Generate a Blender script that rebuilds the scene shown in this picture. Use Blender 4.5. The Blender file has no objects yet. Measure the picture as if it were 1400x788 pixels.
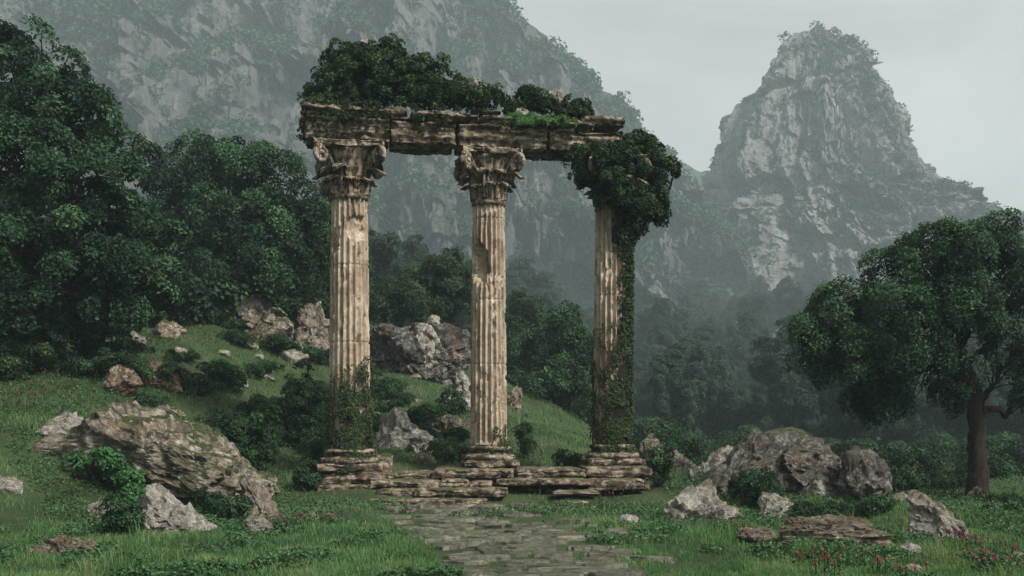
import bpy, bmesh, math, random
import numpy as np
from mathutils import Vector
PI = math.pi
sc = bpy.context.scene
C = sc.collection
F_PX, HOR, CAMZ = 1345.0, 590.0, 1.7          # focal length in photo pixels, horizon row, eye height

# ------------------------------------------------------------------ noise
_t = np.random.default_rng(7)
_G = _t.normal(size=(256, 3)); _G /= np.linalg.norm(_G, axis=1)[:, None]
_P = np.concatenate([_t.permutation(256)] * 3)
def perlin(p):
    p = np.asarray(p, float); i = np.floor(p).astype(int); f = p - i; i &= 255
    u = f * f * f * (f * (f * 6 - 15) + 10)
    def g(a, b, c):
        h = _P[_P[_P[(i[:, 0] + a) & 255] + ((i[:, 1] + b) & 255)] + ((i[:, 2] + c) & 255)]
        q = _G[h]
        return q[:, 0] * (f[:, 0] - a) + q[:, 1] * (f[:, 1] - b) + q[:, 2] * (f[:, 2] - c)
    L = lambda a, b, t: a + (b - a) * t
    x0 = L(L(g(0,0,0), g(1,0,0), u[:,0]), L(g(0,1,0), g(1,1,0), u[:,0]), u[:,1])
    x1 = L(L(g(0,0,1), g(1,0,1), u[:,0]), L(g(0,1,1), g(1,1,1), u[:,0]), u[:,1])
    return L(x0, x1, u[:,2]) * 1.5
def fbm(p, o=4, gain=.5):
    p = np.asarray(p, float); a, s = 1., 0.
    for k in range(o):
        s = s + a * perlin(p + 17.3 * k); p = p * 2.03; a *= gain
    return s
def ridged(p, o=4, gain=.5):
    p = np.asarray(p, float); a, s = 1., 0.
    for k in range(o):
        s = s + a * (1 - 2 * np.abs(perlin(p + 31.7 * k))); p = p * 2.07; a *= gain
    return s
def facets(p, seed=0):
    """broken-rock relief: every cell of a jittered lattice is a plane tilted its own way"""
    p = np.asarray(p, float); b = np.floor(p).astype(int); best = np.full(len(p), 1e9); out = np.zeros(len(p))
    for i in (-1, 0, 1):
        for j in (-1, 0, 1):
            for k in (-1, 0, 1):
                c = b + [i, j, k]; h = _P[(_P[(_P[(c[:, 0] + seed) & 255] + c[:, 1]) & 255] + c[:, 2]) & 255]
                q = c + .5 + .45 * _G[h]; d = p - q; r = (d * d).sum(1); m = r < best
                best = np.where(m, r, best); v = (d * _G[(h * 7 + 13) & 255]).sum(1) + .5 * _G[(h * 3 + 5) & 255][:, 0]; out = np.where(m, v, out)
    return out
def sst(a, b, x):
    t = np.clip((x - a) / (b - a), 0, 1); return t * t * (3 - 2 * t)
def P3(*a): return np.stack(np.broadcast_arrays(*[np.asarray(v, float) for v in a]), -1).reshape(-1, 3)
def unit(v): return v / np.maximum(np.linalg.norm(v, axis=-1, keepdims=True), 1e-9)

# ------------------------------------------------------------------ terrain
def path_c(y): return np.interp(y, [5, 11.5, 16, 20.8, 23], [1.1, .5, -.25, -.95, -1.0])
def path_h(y): return np.interp(y, [5, 11.5, 16, 20.8, 23], [1.0, 1.15, 1.35, 1.9, 2.0])
def terrain(x, y):
    x = np.asarray(x, float); y = np.asarray(y, float); sh = np.broadcast(x, y).shape
    x, y = np.broadcast_to(x, sh).ravel(), np.broadcast_to(y, sh).ravel()
    y0 = np.interp(x, [-13, -10.5, -8.5, -6.5, 9], [13.5, 14.5, 17.5, 21.5, 21.5])
    s = np.interp(x, [-30, -10, -4, 0, 2, 3.5, 5, 8, 14], [.25, .265, .23, .17, .13, .085, .04, 0., -.01])
    yy = y - y0
    r = np.log1p(np.exp(np.clip(yy * 1.6, -30, 30))) / 1.6
    r = np.where(yy > 15, yy, r)
    r = np.where(r > 26, 26 + (r - 26) * .35, r); r = np.minimum(r, 34)
    z = s * r
    z = z + .75 * np.exp(-((x - 6.0) / 2.7) ** 2 - ((y - 24.6) / 2.8) ** 2)
    dy = np.maximum(0, np.hypot(x * .6, y) - 52)
    z = z + 70 * (1 - np.exp(-(.00068 * dy * dy) / 70))
    amp = sst(8, 30, y) * .18 + .05
    z = z + amp * fbm(P3(x / 4.5, y / 4.5, 3.3), 3) + .03 * fbm(P3(x * 1.3, y * 1.3, 9.1), 2)
    z = z + 2.5 * sst(60, 140, y) * fbm(P3(x / 40, y / 40, 1.7), 3)
    on = np.exp(-((x - path_c(y)) / (path_h(y) + .4)) ** 4) * (y < 22)
    z = z * (1 - .7 * on) - .02 * on
    return z.reshape(sh)
def ray(px, py, d): return np.array([(px - 700) / F_PX * d, d, CAMZ - (py - HOR) / F_PX * d])
_D = np.concatenate([np.linspace(5, 60, 900), np.linspace(60, 430, 1000)[1:]])
def ground_hit(px, py):
    x = (px - 700) / F_PX * _D; z = CAMZ - (py - HOR) / F_PX * _D
    k = np.argmax(terrain(x, _D) >= z)
    return float(_D[k])
def gz(x, y): return float(terrain(np.array([x]), np.array([y]))[0])

# ------------------------------------------------------------------ mesh helpers
def build_mesh(name, V, Fs, mat, smooth=True, rnd=None):
    me = bpy.data.meshes.new(name)
    V = np.asarray(V, np.float32)
    Fs = [np.asarray(f, np.int32) for f in (Fs if isinstance(Fs, list) else [Fs]) if len(f)]
    me.vertices.add(len(V)); me.vertices.foreach_set('co', V.ravel())
    li = np.concatenate([f.ravel() for f in Fs])
    tot = np.concatenate([np.full(len(f), f.shape[1], np.int32) for f in Fs])
    st = np.concatenate([[0], np.cumsum(tot)[:-1]]).astype(np.int32)
    me.loops.add(len(li)); me.loops.foreach_set('vertex_index', li)
    me.polygons.add(len(tot)); me.polygons.foreach_set('loop_start', st)
    me.polygons.foreach_set('use_smooth', np.full(len(tot), smooth))
    if rnd is not None:
        a = me.attributes.new('rnd', 'FLOAT', 'FACE'); a.data.foreach_set('value', np.asarray(rnd, np.float32))
    me.update(calc_edges=True); me.validate()
    if mat: me.materials.append(mat)
    return me
def link(name, me, parent=None, loc=(0, 0, 0), rotz=0):
    o = bpy.data.objects.new(name, me); C.objects.link(o)
    o.location = [float(v) for v in loc]; o.rotation_euler = (0, 0, rotz)
    if parent: o.parent = parent
    return o
def tag(o, label, cat, group=None, kind='thing'):
    o['label'] = label; o['category'] = cat; o['kind'] = kind
    if group: o['group'] = group
    return o
def thing(name, label, cat, loc, group=None, rotz=0):
    return tag(link(name, None, None, loc, rotz), label, cat, group)
def struct(name, me, loc=(0, 0, 0)):
    o = link(name, me, None, loc); o['kind'] = 'structure'; return o
def stuff(name, me, label, cat):
    return tag(link(name, me), label, cat, None, 'stuff')
def grid_faces(nu, nv, wrap=False):
    i = np.arange(nu if wrap else nu - 1)[:, None]; j = np.arange(nv - 1)[None]
    i2 = (i + 1) % nu
    return np.stack([i * nv + j, i2 * nv + j, i2 * nv + j + 1, i * nv + j + 1], -1).reshape(-1, 4)
def join(parts):
    V, Q, T, n = [], [], [], 0
    for v, f in parts:
        f = np.asarray(f)
        (Q if f.shape[1] == 4 else T).append(f + n); V.append(v); n += len(v)
    return np.concatenate(V), [np.concatenate(a) for a in (Q, T) if a]
def tube(pts, rad, n=8):
    pts = np.asarray(pts, float); rad = np.broadcast_to(rad, len(pts)); m = len(pts)
    t = unit(np.gradient(pts, axis=0)); ref = np.where(np.abs(t[:, 2:3]) > .9, [[1., 0, 0]], [[0, 0, 1.]])
    a = unit(np.cross(t, ref)); b = np.cross(t, a)
    th = np.linspace(0, 2 * PI, n, endpoint=False)
    V = pts[None] + rad[None, :, None] * (np.cos(th)[:, None, None] * a[None] + np.sin(th)[:, None, None] * b[None])
    return V.reshape(-1, 3), grid_faces(n, m, True)
_ico = {}
def ico(s):
    if s not in _ico:
        bm = bmesh.new(); bmesh.ops.create_icosphere(bm, subdivisions=s, radius=1)
        _ico[s] = (unit(np.array([v.co[:] for v in bm.verts])), np.array([[v.index for v in f.verts] for f in bm.faces])); bm.free()
    return _ico[s]
def lathe(prof, n=96, z0=0):
    prof = np.asarray(prof, float); th = np.linspace(0, 2 * PI, n, endpoint=False)
    V = np.stack([prof[None, :, 0] * np.cos(th)[:, None], prof[None, :, 0] * np.sin(th)[:, None], np.broadcast_to(prof[None, :, 1] + z0, (n, len(prof)))], -1)
    return V.reshape(-1, 3), grid_faces(n, len(prof), True)
def grid_box(dims, cell):
    d = np.array(dims, float); n = np.maximum(2, np.ceil(d / cell).astype(int)); V, Fq, k = [], [], 0
    for ax in range(3):
        u, v = (ax + 1) % 3, (ax + 2) % 3
        for s in (0, 1):
            a, b = np.meshgrid(np.arange(n[u] + 1), np.arange(n[v] + 1), indexing='ij')
            p = np.zeros((a.size, 3), int); p[:, u] = a.ravel(); p[:, v] = b.ravel(); p[:, ax] = s * n[ax]
            f = grid_faces(n[u] + 1, n[v] + 1)
            V.append(p); Fq.append((f if s else f[:, ::-1]) + k); k += len(p)
    V = np.concatenate(V); Fq = np.concatenate(Fq)
    q, inv = np.unique(V, axis=0, return_inverse=True)
    return q / n * d - d * [.5, .5, 0], inv.ravel()[Fq]
def weathered(dims, seed, cell=.045, chip=.08, rough=.02, strata=.02, prof=None, bite=1.0):
    """a worn ashlar: edges knocked off, bedding planes eaten back, faces rough. base at z = 0."""
    d = np.array(dims, float); V, Fq = grid_box(d, cell)
    off = np.array([seed * 3.7, seed * 1.9, seed * 5.3]); c = V - [0, 0, d[2] / 2]
    e = d / 2 - np.abs(c); es = np.sort(e, axis=1); edge = np.clip(1 - es[:, 1] / .14, 0, 1)
    out = np.zeros_like(V)
    for ax in range(3): out[:, ax] = np.sign(c[:, ax]) * (e[:, ax] < 1e-6)
    out = unit(out)
    n1 = fbm(V * 2.2 + off, 4); n2 = fbm(V * 9 + off, 3); n3 = np.clip(fbm(V * 1.3 + off * 2, 3) - .05, 0, 1)
    bed = fbm(P3(V[:, 0] * .7 + off[0], V[:, 1] * .7, V[:, 2] * 14 + off[2]), 3)
    side = 1 - np.abs(out[:, 2])
    if prof is not None: V = prof(V, d)
    dd = edge * (chip * (.45 + .9 * np.clip(n1, -.4, 1)) + chip * 1.6 * n3 * bite) - rough * n2 + strata * side * np.clip(bed, -.3, 1) + .06 * n3 * side * bite
    mx = np.minimum(.45 * d.min(), .3)
    return V - out * np.clip(dd, -.03, mx)[:, None], Fq

# ------------------------------------------------------------------ materials
def new_mat(name):
    m = bpy.data.materials.new(name); m.use_nodes = True; nt = m.node_tree; nt.nodes.clear()
    out = nt.nodes.new('ShaderNodeOutputMaterial')
    return m, nt, out
class NB:
    def __init__(s, nt): s.nt = nt
    def n(s, t, **kw):
        nd = s.nt.nodes.new(t)
        for k, v in kw.items():
            if k in nd.inputs and not hasattr(nd, k): nd.inputs[k].default_value = v
            else: setattr(nd, k, v)
        return nd
    def l(s, a, b): s.nt.links.new(a, b)
    def noise(s, vec, scale, detail=4, rough=.55, dist=0):
        nd = s.n('ShaderNodeTexNoise'); nd.inputs['Scale'].default_value = scale; nd.inputs['Detail'].default_value = detail
        nd.inputs['Roughness'].default_value = rough; nd.inputs['Distortion'].default_value = dist
        if vec is not None: s.l(vec, nd.inputs['Vector'])
        return nd.outputs['Fac']
    def ramp(s, fac, stops, interp='LINEAR'):
        nd = s.n('ShaderNodeValToRGB'); cr = nd.color_ramp; cr.interpolation = interp
        while len(cr.elements) < len(stops): cr.elements.new(.5)
        for e, (p, c) in zip(cr.elements, stops):
            e.position = p; e.color = (*c, 1) if hasattr(c, '__len__') else (c, c, c, 1)
        s.l(fac, nd.inputs['Fac']); return nd.outputs['Color']
    def mix(s, fac, a, b, mode='MIX'):
        nd = s.n('ShaderNodeMixRGB'); nd.blend_type = mode
        for sock, v in zip(nd.inputs, (fac, a, b)):
            if hasattr(v, 'is_output'): s.l(v, sock)
            elif hasattr(v, '__len__'): sock.default_value = (*v, 1)
            else: sock.default_value = v
        return nd.outputs['Color']
    def math(s, op, a, b=0.0, clamp=False):
        nd = s.n('ShaderNodeMath'); nd.operation = op; nd.use_clamp = clamp
        for sock, v in zip(nd.inputs, (a, b)):
            if hasattr(v, 'is_output'): s.l(v, sock)
            else: sock.default_value = v
        return nd.outputs[0]
    def mapping(s, vec, scale=(1, 1, 1)):
        nd = s.n('ShaderNodeMapping'); nd.inputs['Scale'].default_value = scale; s.l(vec, nd.inputs['Vector']); return nd.outputs[0]
    def pos(s, jitter=True):
        tc = s.n('ShaderNodeTexCoord')
        if not jitter: return tc.outputs['Object']
        oi = s.n('ShaderNodeObjectInfo'); m = s.math('MULTIPLY', oi.outputs['Random'], 91.7)
        va = s.n('ShaderNodeVectorMath'); va.operation = 'ADD'; s.l(tc.outputs['Object'], va.inputs[0]); s.l(m, va.inputs[1])
        return va.outputs[0]
    def nz(s):
        g = s.n('ShaderNodeNewGeometry'); x = s.n('ShaderNodeSeparateXYZ'); s.l(g.outputs['Normal'], x.inputs[0]); return x.outputs['Z']
    def bump(s, h, strength, dist):
        b = s.n('ShaderNodeBump'); b.inputs['Strength'].default_value = strength; b.inputs['Distance'].default_value = dist
        s.l(h, b.inputs['Height']); return b.outputs[0]
    def princ(s, out, col, rough=.9, normal=None, spec=.2):
        p = s.n('ShaderNodeBsdfPrincipled')
        if hasattr(col, 'is_output'): s.l(col, p.inputs['Base Color'])
        else: p.inputs['Base Color'].default_value = (*col, 1)
        p.inputs['Roughness'].default_value = rough; p.inputs['Specular IOR Level'].default_value = spec
        if normal: s.l(normal, p.inputs['Normal'])
        if out: s.l(p.outputs[0], out.inputs['Surface'])
        return p
def rock_mat(name, dark, mid, light, lichen=.5, moss=.5, strata=False, brown=.4, vary=False):
    m, nt, out = new_mat(name); b = NB(nt); p = b.pos()
    q = b.mapping(p, (1, 1, 4)) if strata else p
    base = b.ramp(b.noise(q, 2.4, 12, .74, .1), [(.3, dark), (.5, mid), (.68, light)])
    base = b.mix(b.ramp(b.noise(p, .9, 5), [(.5, 0), (.66, brown)]), base, (.16, .085, .045))
    crack = b.ramp(b.noise(q, 5.5, 10, .75, .5), [(.34, .0), (.44, 1)])
    base = b.mix(b.math('MULTIPLY', b.math('SUBTRACT', 1., crack), .6), base, (.025, .022, .018))
    if vary:
        at = b.n('ShaderNodeAttribute'); at.attribute_name = 'rnd'; base = b.mix(1, base, b.ramp(at.outputs['Fac'], [(0, (.68, .68, .62)), (.6, (1, 1, .95)), (1, (1.0, 1.0, 1.0))]), 'MULTIPLY')
    if lichen:
        lf = b.math('MULTIPLY', b.ramp(b.noise(p, 7.5, 10, .75), [(.52, 0), (.555, 1)]), b.ramp(b.noise(p, 1.3, 3), [(.38, 0), (.58, lichen)]))
        base = b.mix(lf, base, (.52, .51, .46))
    if moss:
        mz = b.math('ADD', b.nz(), b.math('MULTIPLY', b.math('SUBTRACT', b.noise(p, 2.2, 7, .65), .5), 1.9))
        mf = b.ramp(mz, [(.55, 0), (.74, moss)])
        mc = b.ramp(b.noise(p, 14, 4), [(.35, (.022, .03, .010)), (.6, (.055, .072, .022)), (.8, (.10, .10, .045))])
        base = b.mix(mf, base, mc)
    h = b.math('ADD', b.noise(q, 6, 14, .78, .2), b.math('MULTIPLY', crack, .35))
    b.princ(out, base, .92, b.bump(h, 1, .12)); return m
M = {}
M['rock'] = rock_mat('lichen_rock', (.045, .036, .028), (.18, .15, .115), (.40, .36, .295), .55, 1.)
M['rock_pale'] = rock_mat('pale_rock', (.09, .08, .065), (.27, .25, .215), (.50, .475, .42), .6, .65, brown=.3)
M['rock_dark'] = rock_mat('dark_rock', (.018, .016, .015), (.06, .056, .052), (.155, .148, .138), .4, .55, brown=.45)
M['rock_strata'] = rock_mat('layered_rock', (.05, .038, .026), (.2, .16, .115), (.42, .37, .3), .5, .6, True, .35)
M['rock_red'] = rock_mat('russet_rock', (.035, .024, .018), (.14, .088, .06), (.3, .26, .22), .7, .6, brown=.7)
def marble(name, dark=1.0, mossy=.3, streaky=True, tone=1.0):
    m, nt, out = new_mat(name); b = NB(nt); p = b.pos()
    base = b.ramp(b.noise(p, 2.6, 8, .6), [(.3, (.30, .24, .18)), (.52, (.47, .40, .315)), (.72, (.61, .545, .46))])
    base = b.mix(b.ramp(b.noise(p, 1.1, 5, .6), [(.48, 0), (.66, .5)]), base, (.23, .15, .09))
    base = b.mix(1, base, (tone, tone * .97, tone * .93), 'MULTIPLY')
    st = b.noise(b.mapping(p, (5, 5, .55) if streaky else (2, 2, 6)), 1.7, 8, .65, .2)
    base = b.mix(b.ramp(st, [(.54 - .06 * dark, 0), (.68 - .05 * dark, min(1, .8 * dark))]), base, (.035, .027, .018))
    gr = b.ramp(b.noise(p, 4.5, 10, .74), [(.56 - .06 * dark, 0), (.66 - .06 * dark, min(1, .75 * dark))])
    base = b.mix(gr, base, (.03, .023, .014))
    if mossy:
        mz = b.math('ADD', b.math('MULTIPLY', b.nz(), .7), b.math('MULTIPLY', b.math('SUBTRACT', b.noise(p, 2.6, 7, .65), .5), 2.2))
        base = b.mix(b.ramp(mz, [(.5, 0), (.75, mossy)]), base, b.ramp(b.noise(p, 12, 3), [(.35, (.022, .03, .01)), (.7, (.07, .075, .025))]))
    h = b.math('ADD', b.noise(p, 9, 10, .72, .3), b.math('MULTIPLY', b.noise(b.mapping(p, (6, 6, .8)), 3, 4), .4))
    b.princ(out, base, .85, b.bump(h, .8, .03)); return m
M['shaft'] = marble('column_marble', .6, .1, True, .85)
M['carved'] = marble('carved_marble', 1.4, .3, True, .68)
M['block'] = marble('ashlar_stone', 1.6, .6, False, .62)
M['step'] = marble('step_stone', 1.4, .8, False, .6)
M['flag'] = rock_mat('flagstone', (.05, .05, .04), (.20, .197, .165), (.38, .37, .315), .35, .65, brown=.2, vary=True)
def leaf_mat(name, stops, trans=.22, rough=.6):
    m, nt, out = new_mat(name); b = NB(nt)
    at = b.n('ShaderNodeAttribute'); at.attribute_name = 'rnd'
    oi = b.n('ShaderNodeObjectInfo')
    col = b.ramp(at.outputs['Fac'], stops)
    col = b.mix(b.math('MULTIPLY', oi.outputs['Random'], .35), col, b.mix(1, col, (.55, .62, .6), 'MULTIPLY'))
    pr = b.princ(None, col, rough, None, .15)
    tr = b.n('ShaderNodeBsdfTranslucent'); b.l(b.mix(1, col, (1.2, 1.35, .7), 'MULTIPLY'), tr.inputs['Color'])
    mx = b.n('ShaderNodeMixShader'); mx.inputs[0].default_value = trans
    b.l(pr.outputs[0], mx.inputs[1]); b.l(tr.outputs[0], mx.inputs[2]); b.l(mx.outputs[0], out.inputs['Surface'])
    return m
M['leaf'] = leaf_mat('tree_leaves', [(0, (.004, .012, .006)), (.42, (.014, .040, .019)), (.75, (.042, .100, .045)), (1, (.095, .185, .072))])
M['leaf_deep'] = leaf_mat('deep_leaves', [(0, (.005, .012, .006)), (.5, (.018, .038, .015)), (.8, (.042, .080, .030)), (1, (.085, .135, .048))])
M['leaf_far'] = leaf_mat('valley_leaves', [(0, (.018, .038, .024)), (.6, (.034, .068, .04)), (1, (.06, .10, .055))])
M['leaf_bush'] = leaf_mat('shrub_leaves', [(0, (.006, .017, .008)), (.5, (.020, .050, .022)), (.8, (.042, .095, .038)), (1, (.08, .15, .058))])
M['herb'] = leaf_mat('herb_leaves', [(0, (.022, .052, .022)), (.6, (.045, .10, .04)), (1, (.085, .16, .062))])
M['leaf_bright'] = leaf_mat('broad_leaves', [(0, (.03, .08, .03)), (.6, (.055, .15, .05)), (1, (.09, .21, .07))])
M['ivy'] = leaf_mat('ivy_leaves', [(0, (.016, .028, .012)), (.6, (.036, .058, .022)), (1, (.075, .10, .036))])
M['grass'] = leaf_mat('grass_blades', [(0, (.048, .105, .038)), (.55, (.088, .19, .068)), (.88, (.13, .24, .09)), (1, (.23, .22, .11))], .35, .6)
M['petal_pink'] = leaf_mat('pink_petals', [(0, (.17, .025, .065)), (1, (.40, .12, .19))], .3)
M['petal_red'] = leaf_mat('red_petals', [(0, (.16, .03, .03)), (1, (.34, .10, .07))], .3)
def bark():
    m, nt, out = new_mat('bark'); b = NB(nt); p = b.pos()
    n = b.noise(b.mapping(p, (9, 9, 1.5)), 1.4, 8, .7)
    col = b.ramp(n, [(.35, (.008, .006, .005)), (.6, (.030, .021, .016)), (.75, (.065, .052, .04))])
    b.princ(out, col, .95, b.bump(n, 1, .06)); return m
M['bark'] = bark()
def ground_mat():
    m, nt, out = new_mat('meadow_soil'); b = NB(nt); p = b.pos(False)
    col = b.ramp(b.noise(p, .55, 8, .65), [(.32, (.022, .034, .012)), (.5, (.036, .06, .022)), (.66, (.06, .085, .034))])
    col = b.mix(b.ramp(b.noise(p, 2.3, 7, .7), [(.56, 0), (.7, .7)]), col, (.06, .045, .025))
    h = b.math('ADD', b.noise(p, 12, 8, .75), b.noise(p, 1.5, 4))
    b.princ(out, col, .95, b.bump(h, 1, .08)); return m
M['ground'] = ground_mat()
def cliff_mat(name='cliff_rock', g=1.0, v0=.52):
    m, nt, out = new_mat(name); b = NB(nt); p = b.pos(False)
    v = b.mapping(p, (1, 1, .6))
    n = b.noise(v, .11, 15, .76, .1)
    col = b.ramp(n, [(.32, (.06 * g, .06 * g, .06 * g)), (.46, (.14 * g, .14 * g, .138 * g)), (.58, (.235 * g, .23 * g, .225 * g)), (.70, (.36 * g, .35 * g, .335 * g))])
    col = b.mix(b.ramp(b.noise(p, .04, 5), [(.55, 0), (.74, .4)]), col, (.20, .155, .12))
    cr = b.ramp(b.noise(v, .42, 13, .78, .2), [(.40, 1), (.46, 0)])
    col = b.mix(b.math('MULTIPLY', cr, .8), col, (.05, .05, .045))
    mz = b.math('ADD', b.nz(), b.math('MULTIPLY', b.math('SUBTRACT', b.noise(p, .05, 10, .68), .5), 1.9))
    vf = b.ramp(mz, [(v0, 0), (v0 + .09, .95)])
    vc = b.ramp(b.noise(p, .9, 6, .7), [(.35, (.018, .03, .014)), (.6, (.045, .062, .026)), (.75, (.085, .09, .035))])
    col = b.mix(vf, col, vc)
    h = b.math('ADD', b.noise(v, .5, 14, .78, .3), b.math('MULTIPLY', b.noise(p, 3.2, 6, .7), .3))
    b.princ(out, col, .95, b.bump(h, 1, 2.5)); return m
M['cliff'] = cliff_mat(g=.78, v0=.46); M['peak'] = cliff_mat('peak_rock', 1.3, .60)

# ------------------------------------------------------------------ foliage
def leaves(pos, nrm, size, rng, aspect=.62, droop=.18):
    n = len(pos); nrm = unit(nrm); t = unit(np.cross(nrm, rng.normal(size=(n, 3)))); bb = np.cross(nrm, t)
    s = (np.broadcast_to(size, n) * rng.uniform(.65, 1.3, n))[:, None]
    V = np.stack([pos - t * s * .5, pos + bb * s * aspect * .5 + nrm * s * .1, pos + t * s * .5 - nrm * s * droop, pos - bb * s * aspect * .5 + nrm * s * .1], 1)
    return V.reshape(-1, 3), np.arange(n * 4).reshape(-1, 4)
def pads_in(lobes, dens, rng, inner=.35, jag=.42):
    """clump centres spread through the lobes; returns centre, outward direction, clump radius"""
    cs, ds, rs = [], [], []
    for c, r in lobes:
        c, r = np.array(c, float), np.array(r, float); n = max(4, int(dens * (r[0] * r[1] + r[0] * r[2] + r[1] * r[2])))
        d = unit(rng.normal(size=(n, 3)) + [0, 0, .25]); rho = rng.uniform(inner, 1, n) ** .5 * rng.uniform(1 - jag, 1 + jag * .45, n)
        cs.append(c + d * r * rho[:, None]); ds.append(d); rs.append(np.full(n, r.mean()))
    return np.concatenate(cs), np.concatenate(ds), np.concatenate(rs)
def clump_leaves(cs, ds, prad, per, lsize, rng, flat=.5, aspect=.62):
    n = len(cs); pr = (np.broadcast_to(prad, n) * rng.uniform(.6, 1.35, n))
    k = np.maximum(6, (per * (pr / pr.mean()) ** 2 * rng.uniform(.6, 1.3, n)).astype(int)); idx = np.repeat(np.arange(n), k); N = len(idx)
    u = np.sqrt(rng.uniform(0, 1, N)) * rng.uniform(.8, 1.12, N); th = rng.uniform(0, 2 * PI, N)
    tilt = unit(np.stack([ds[:, 0] * .95, ds[:, 1] * .95, .55 + .5 * ds[:, 2]], -1)[idx] + rng.normal(size=(n, 3))[idx] * .22)
    a = unit(np.cross(tilt, [[0.3, 1., .1]])); b = np.cross(tilt, a); R = pr[idx]
    rad = (np.cos(th)[:, None] * a + np.sin(th)[:, None] * b)
    p = cs[idx] + rad * (u * R)[:, None] + tilt * ((.5 - u ** 2) * flat * R + rng.normal(size=N) * .13 * R)[:, None]
    nr = tilt + rad * (.75 * u)[:, None] + rng.normal(size=(N, 3)) * .42
    V, Fq = leaves(p, nr, lsize, rng, aspect)
    clr = rng.uniform(0, 1, n)[idx] * .55 + rng.uniform(0, 1, N) * .45
    return V, Fq, np.clip(clr, 0, 1)
def limb(p0, p1, r0, r1, rng, n=9, wob=.08, sag=.0, sides=7):
    t = np.linspace(0, 1, n)[:, None]; p0, p1 = np.array(p0, float), np.array(p1, float); L = np.linalg.norm(p1 - p0)
    w = np.cumsum(rng.normal(size=(n, 3)), 0); w = (w - w[0]) - t * (w[-1] - w[0])
    pts = p0 + (p1 - p0) * t + w * wob * L * .3; pts[:, 2] += sag * L * (t[:, 0] * (1 - t[:, 0]) * 4)
    return tube(pts, r0 + (r1 - r0) * t[:, 0] ** .8, sides), pts
def tree_meshes(name, trunk, lobes, dens, prad, per, lsize, seed, mat='leaf', r0=.35, twig=.5, inner=.3, flat=.55):
    rng = np.random.default_rng(seed); trunk = np.array(trunk, float); m = len(trunk)
    tt = np.linspace(0, 1, 30); fine = np.stack([np.interp(tt, np.linspace(0, 1, m), trunk[:, i]) for i in range(3)], -1)
    fine[1:-1] += rng.normal(size=(28, 3)) * r0 * .09
    rad = r0 * (1 - .62 * tt) * (1 + .5 * np.exp(-tt * 16))
    parts = [tube(fine, rad, 14)]
    cs, ds, rs = pads_in(lobes, dens, rng, inner)
    for c, r in lobes:
        c = np.array(c, float); k = int(np.clip(np.argmin(np.linalg.norm(fine - c, axis=1)) - rng.integers(2, 8), 10, 28))
        (tb, pts) = limb(fine[k], c, rad[k] * .62, r0 * .12, rng, 12, .16, .08, 8); parts.append(tb)
        near = np.where(np.linalg.norm((cs - c) / r, axis=1) < 1.3)[0]
        near = rng.permutation(near)[:int(len(near) * twig)][:26]
        for q in near:
            s = pts[rng.integers(4, 12)]; (tb, _) = limb(s, cs[q], r0 * .09, r0 * .025, rng, 6, .2, .05, 5); parts.append(tb)
    V, Fs = join(parts); tm = build_mesh(name + '_trunk', V, Fs, M['bark'])
    V, Fq, rn = clump_leaves(cs, ds, prad, per, lsize, rng, flat)
    return tm, build_mesh(name + '_crown', V, Fq, M[mat], False, rn)
def px_lobes(base, d, L):
    """lobes given as photo pixels (cx, cy, rx, ry, depth offset), made local to the tree's base"""
    k = d / F_PX
    return [(np.array([(a - 700) / F_PX * (d + e), d + e, CAMZ - (b_ - HOR) / F_PX * (d + e)]) - base, (rx * k, min(rx, ry * 1.5) * k * .95, ry * k)) for a, b_, rx, ry, e in L]
def place_tree(name, label, px, d, lobes, dens, prad, per, lsize, seed, mat='leaf', r0=.35, lean=(0, 0), group=None, dx=0, **kw):
    x = (px - 700) / F_PX * d; z = gz(x, d) - .1; base = np.array([x, d, z]); lb = px_lobes(base, d, lobes)
    top = np.mean([l[0] for l in lb], 0)
    trunk = [(0, 0, 0), (lean[0] * .25, lean[1] * .25, top[2] * .33), (lean[0] * .8, lean[1], top[2] * .66), (top[0] * .6, top[1] * .6, top[2] * 1.08)]
    tm, cm = tree_meshes(name, trunk, lb, dens, prad, per, lsize, seed, mat, r0, **kw)
    t = thing(name, label, 'tree', base, group); link('trunk', tm, t); link('crown', cm, t); return t
def bush(label, x0, x1, yt, yb, seed, d=None, lsize=.07, dens=26, per=60, prad=.16, mat='leaf_bush', cat='shrub', name='shrub', deep=.85, zoff=None, group=None, inner=.25):
    rng = np.random.default_rng(seed); cx = (x0 + x1) / 2
    if d is None: d = ground_hit(cx, yb)
    k = d / F_PX; w = (x1 - x0) * k; dc = d + w * deep * .35; k = dc / F_PX; w = (x1 - x0) * k
    x = (cx - 700) * k; zb = gz(x, dc) if zoff is None else zoff; zt = CAMZ - (yt - HOR) * k; h = max(zt - zb, .15)
    r = np.array([w / 2, w / 2 * deep, h * .55])
    lobes = [((0, 0, h * .4), r * [.75, .75, .95])]
    for _ in range(6):
        a = rng.uniform(0, 2 * PI); s = rng.uniform(.35, .58); q = .95 - s * .85
        lobes.append(((math.cos(a) * r[0] * q, math.sin(a) * r[1] * q, h * rng.uniform(.2, .95 - s * .75)), (r[0] * s, r[1] * s, h * s * .62)))
    cs, ds, rs = pads_in(lobes, dens, rng, inner); cs[:, 2] = np.maximum(cs[:, 2], .02)
    V, Fq, rn = clump_leaves(cs, ds, prad, per, lsize, rng)
    t = thing(name, label, cat, (x, dc, zb), group)
    link('foliage', build_mesh(name + '_foliage', V, Fq, M[mat], False, rn), t)
    st = [limb((rng.normal() * .05, rng.normal() * .05, -.05), cs[q], .022, .006, rng, 6, .2, .1, 5)[0] for q in rng.permutation(len(cs))[:16]]
    V, Fs = join(st); link('stems', build_mesh(name + '_stems', V, Fs, M['bark']), t)
    return t

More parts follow.
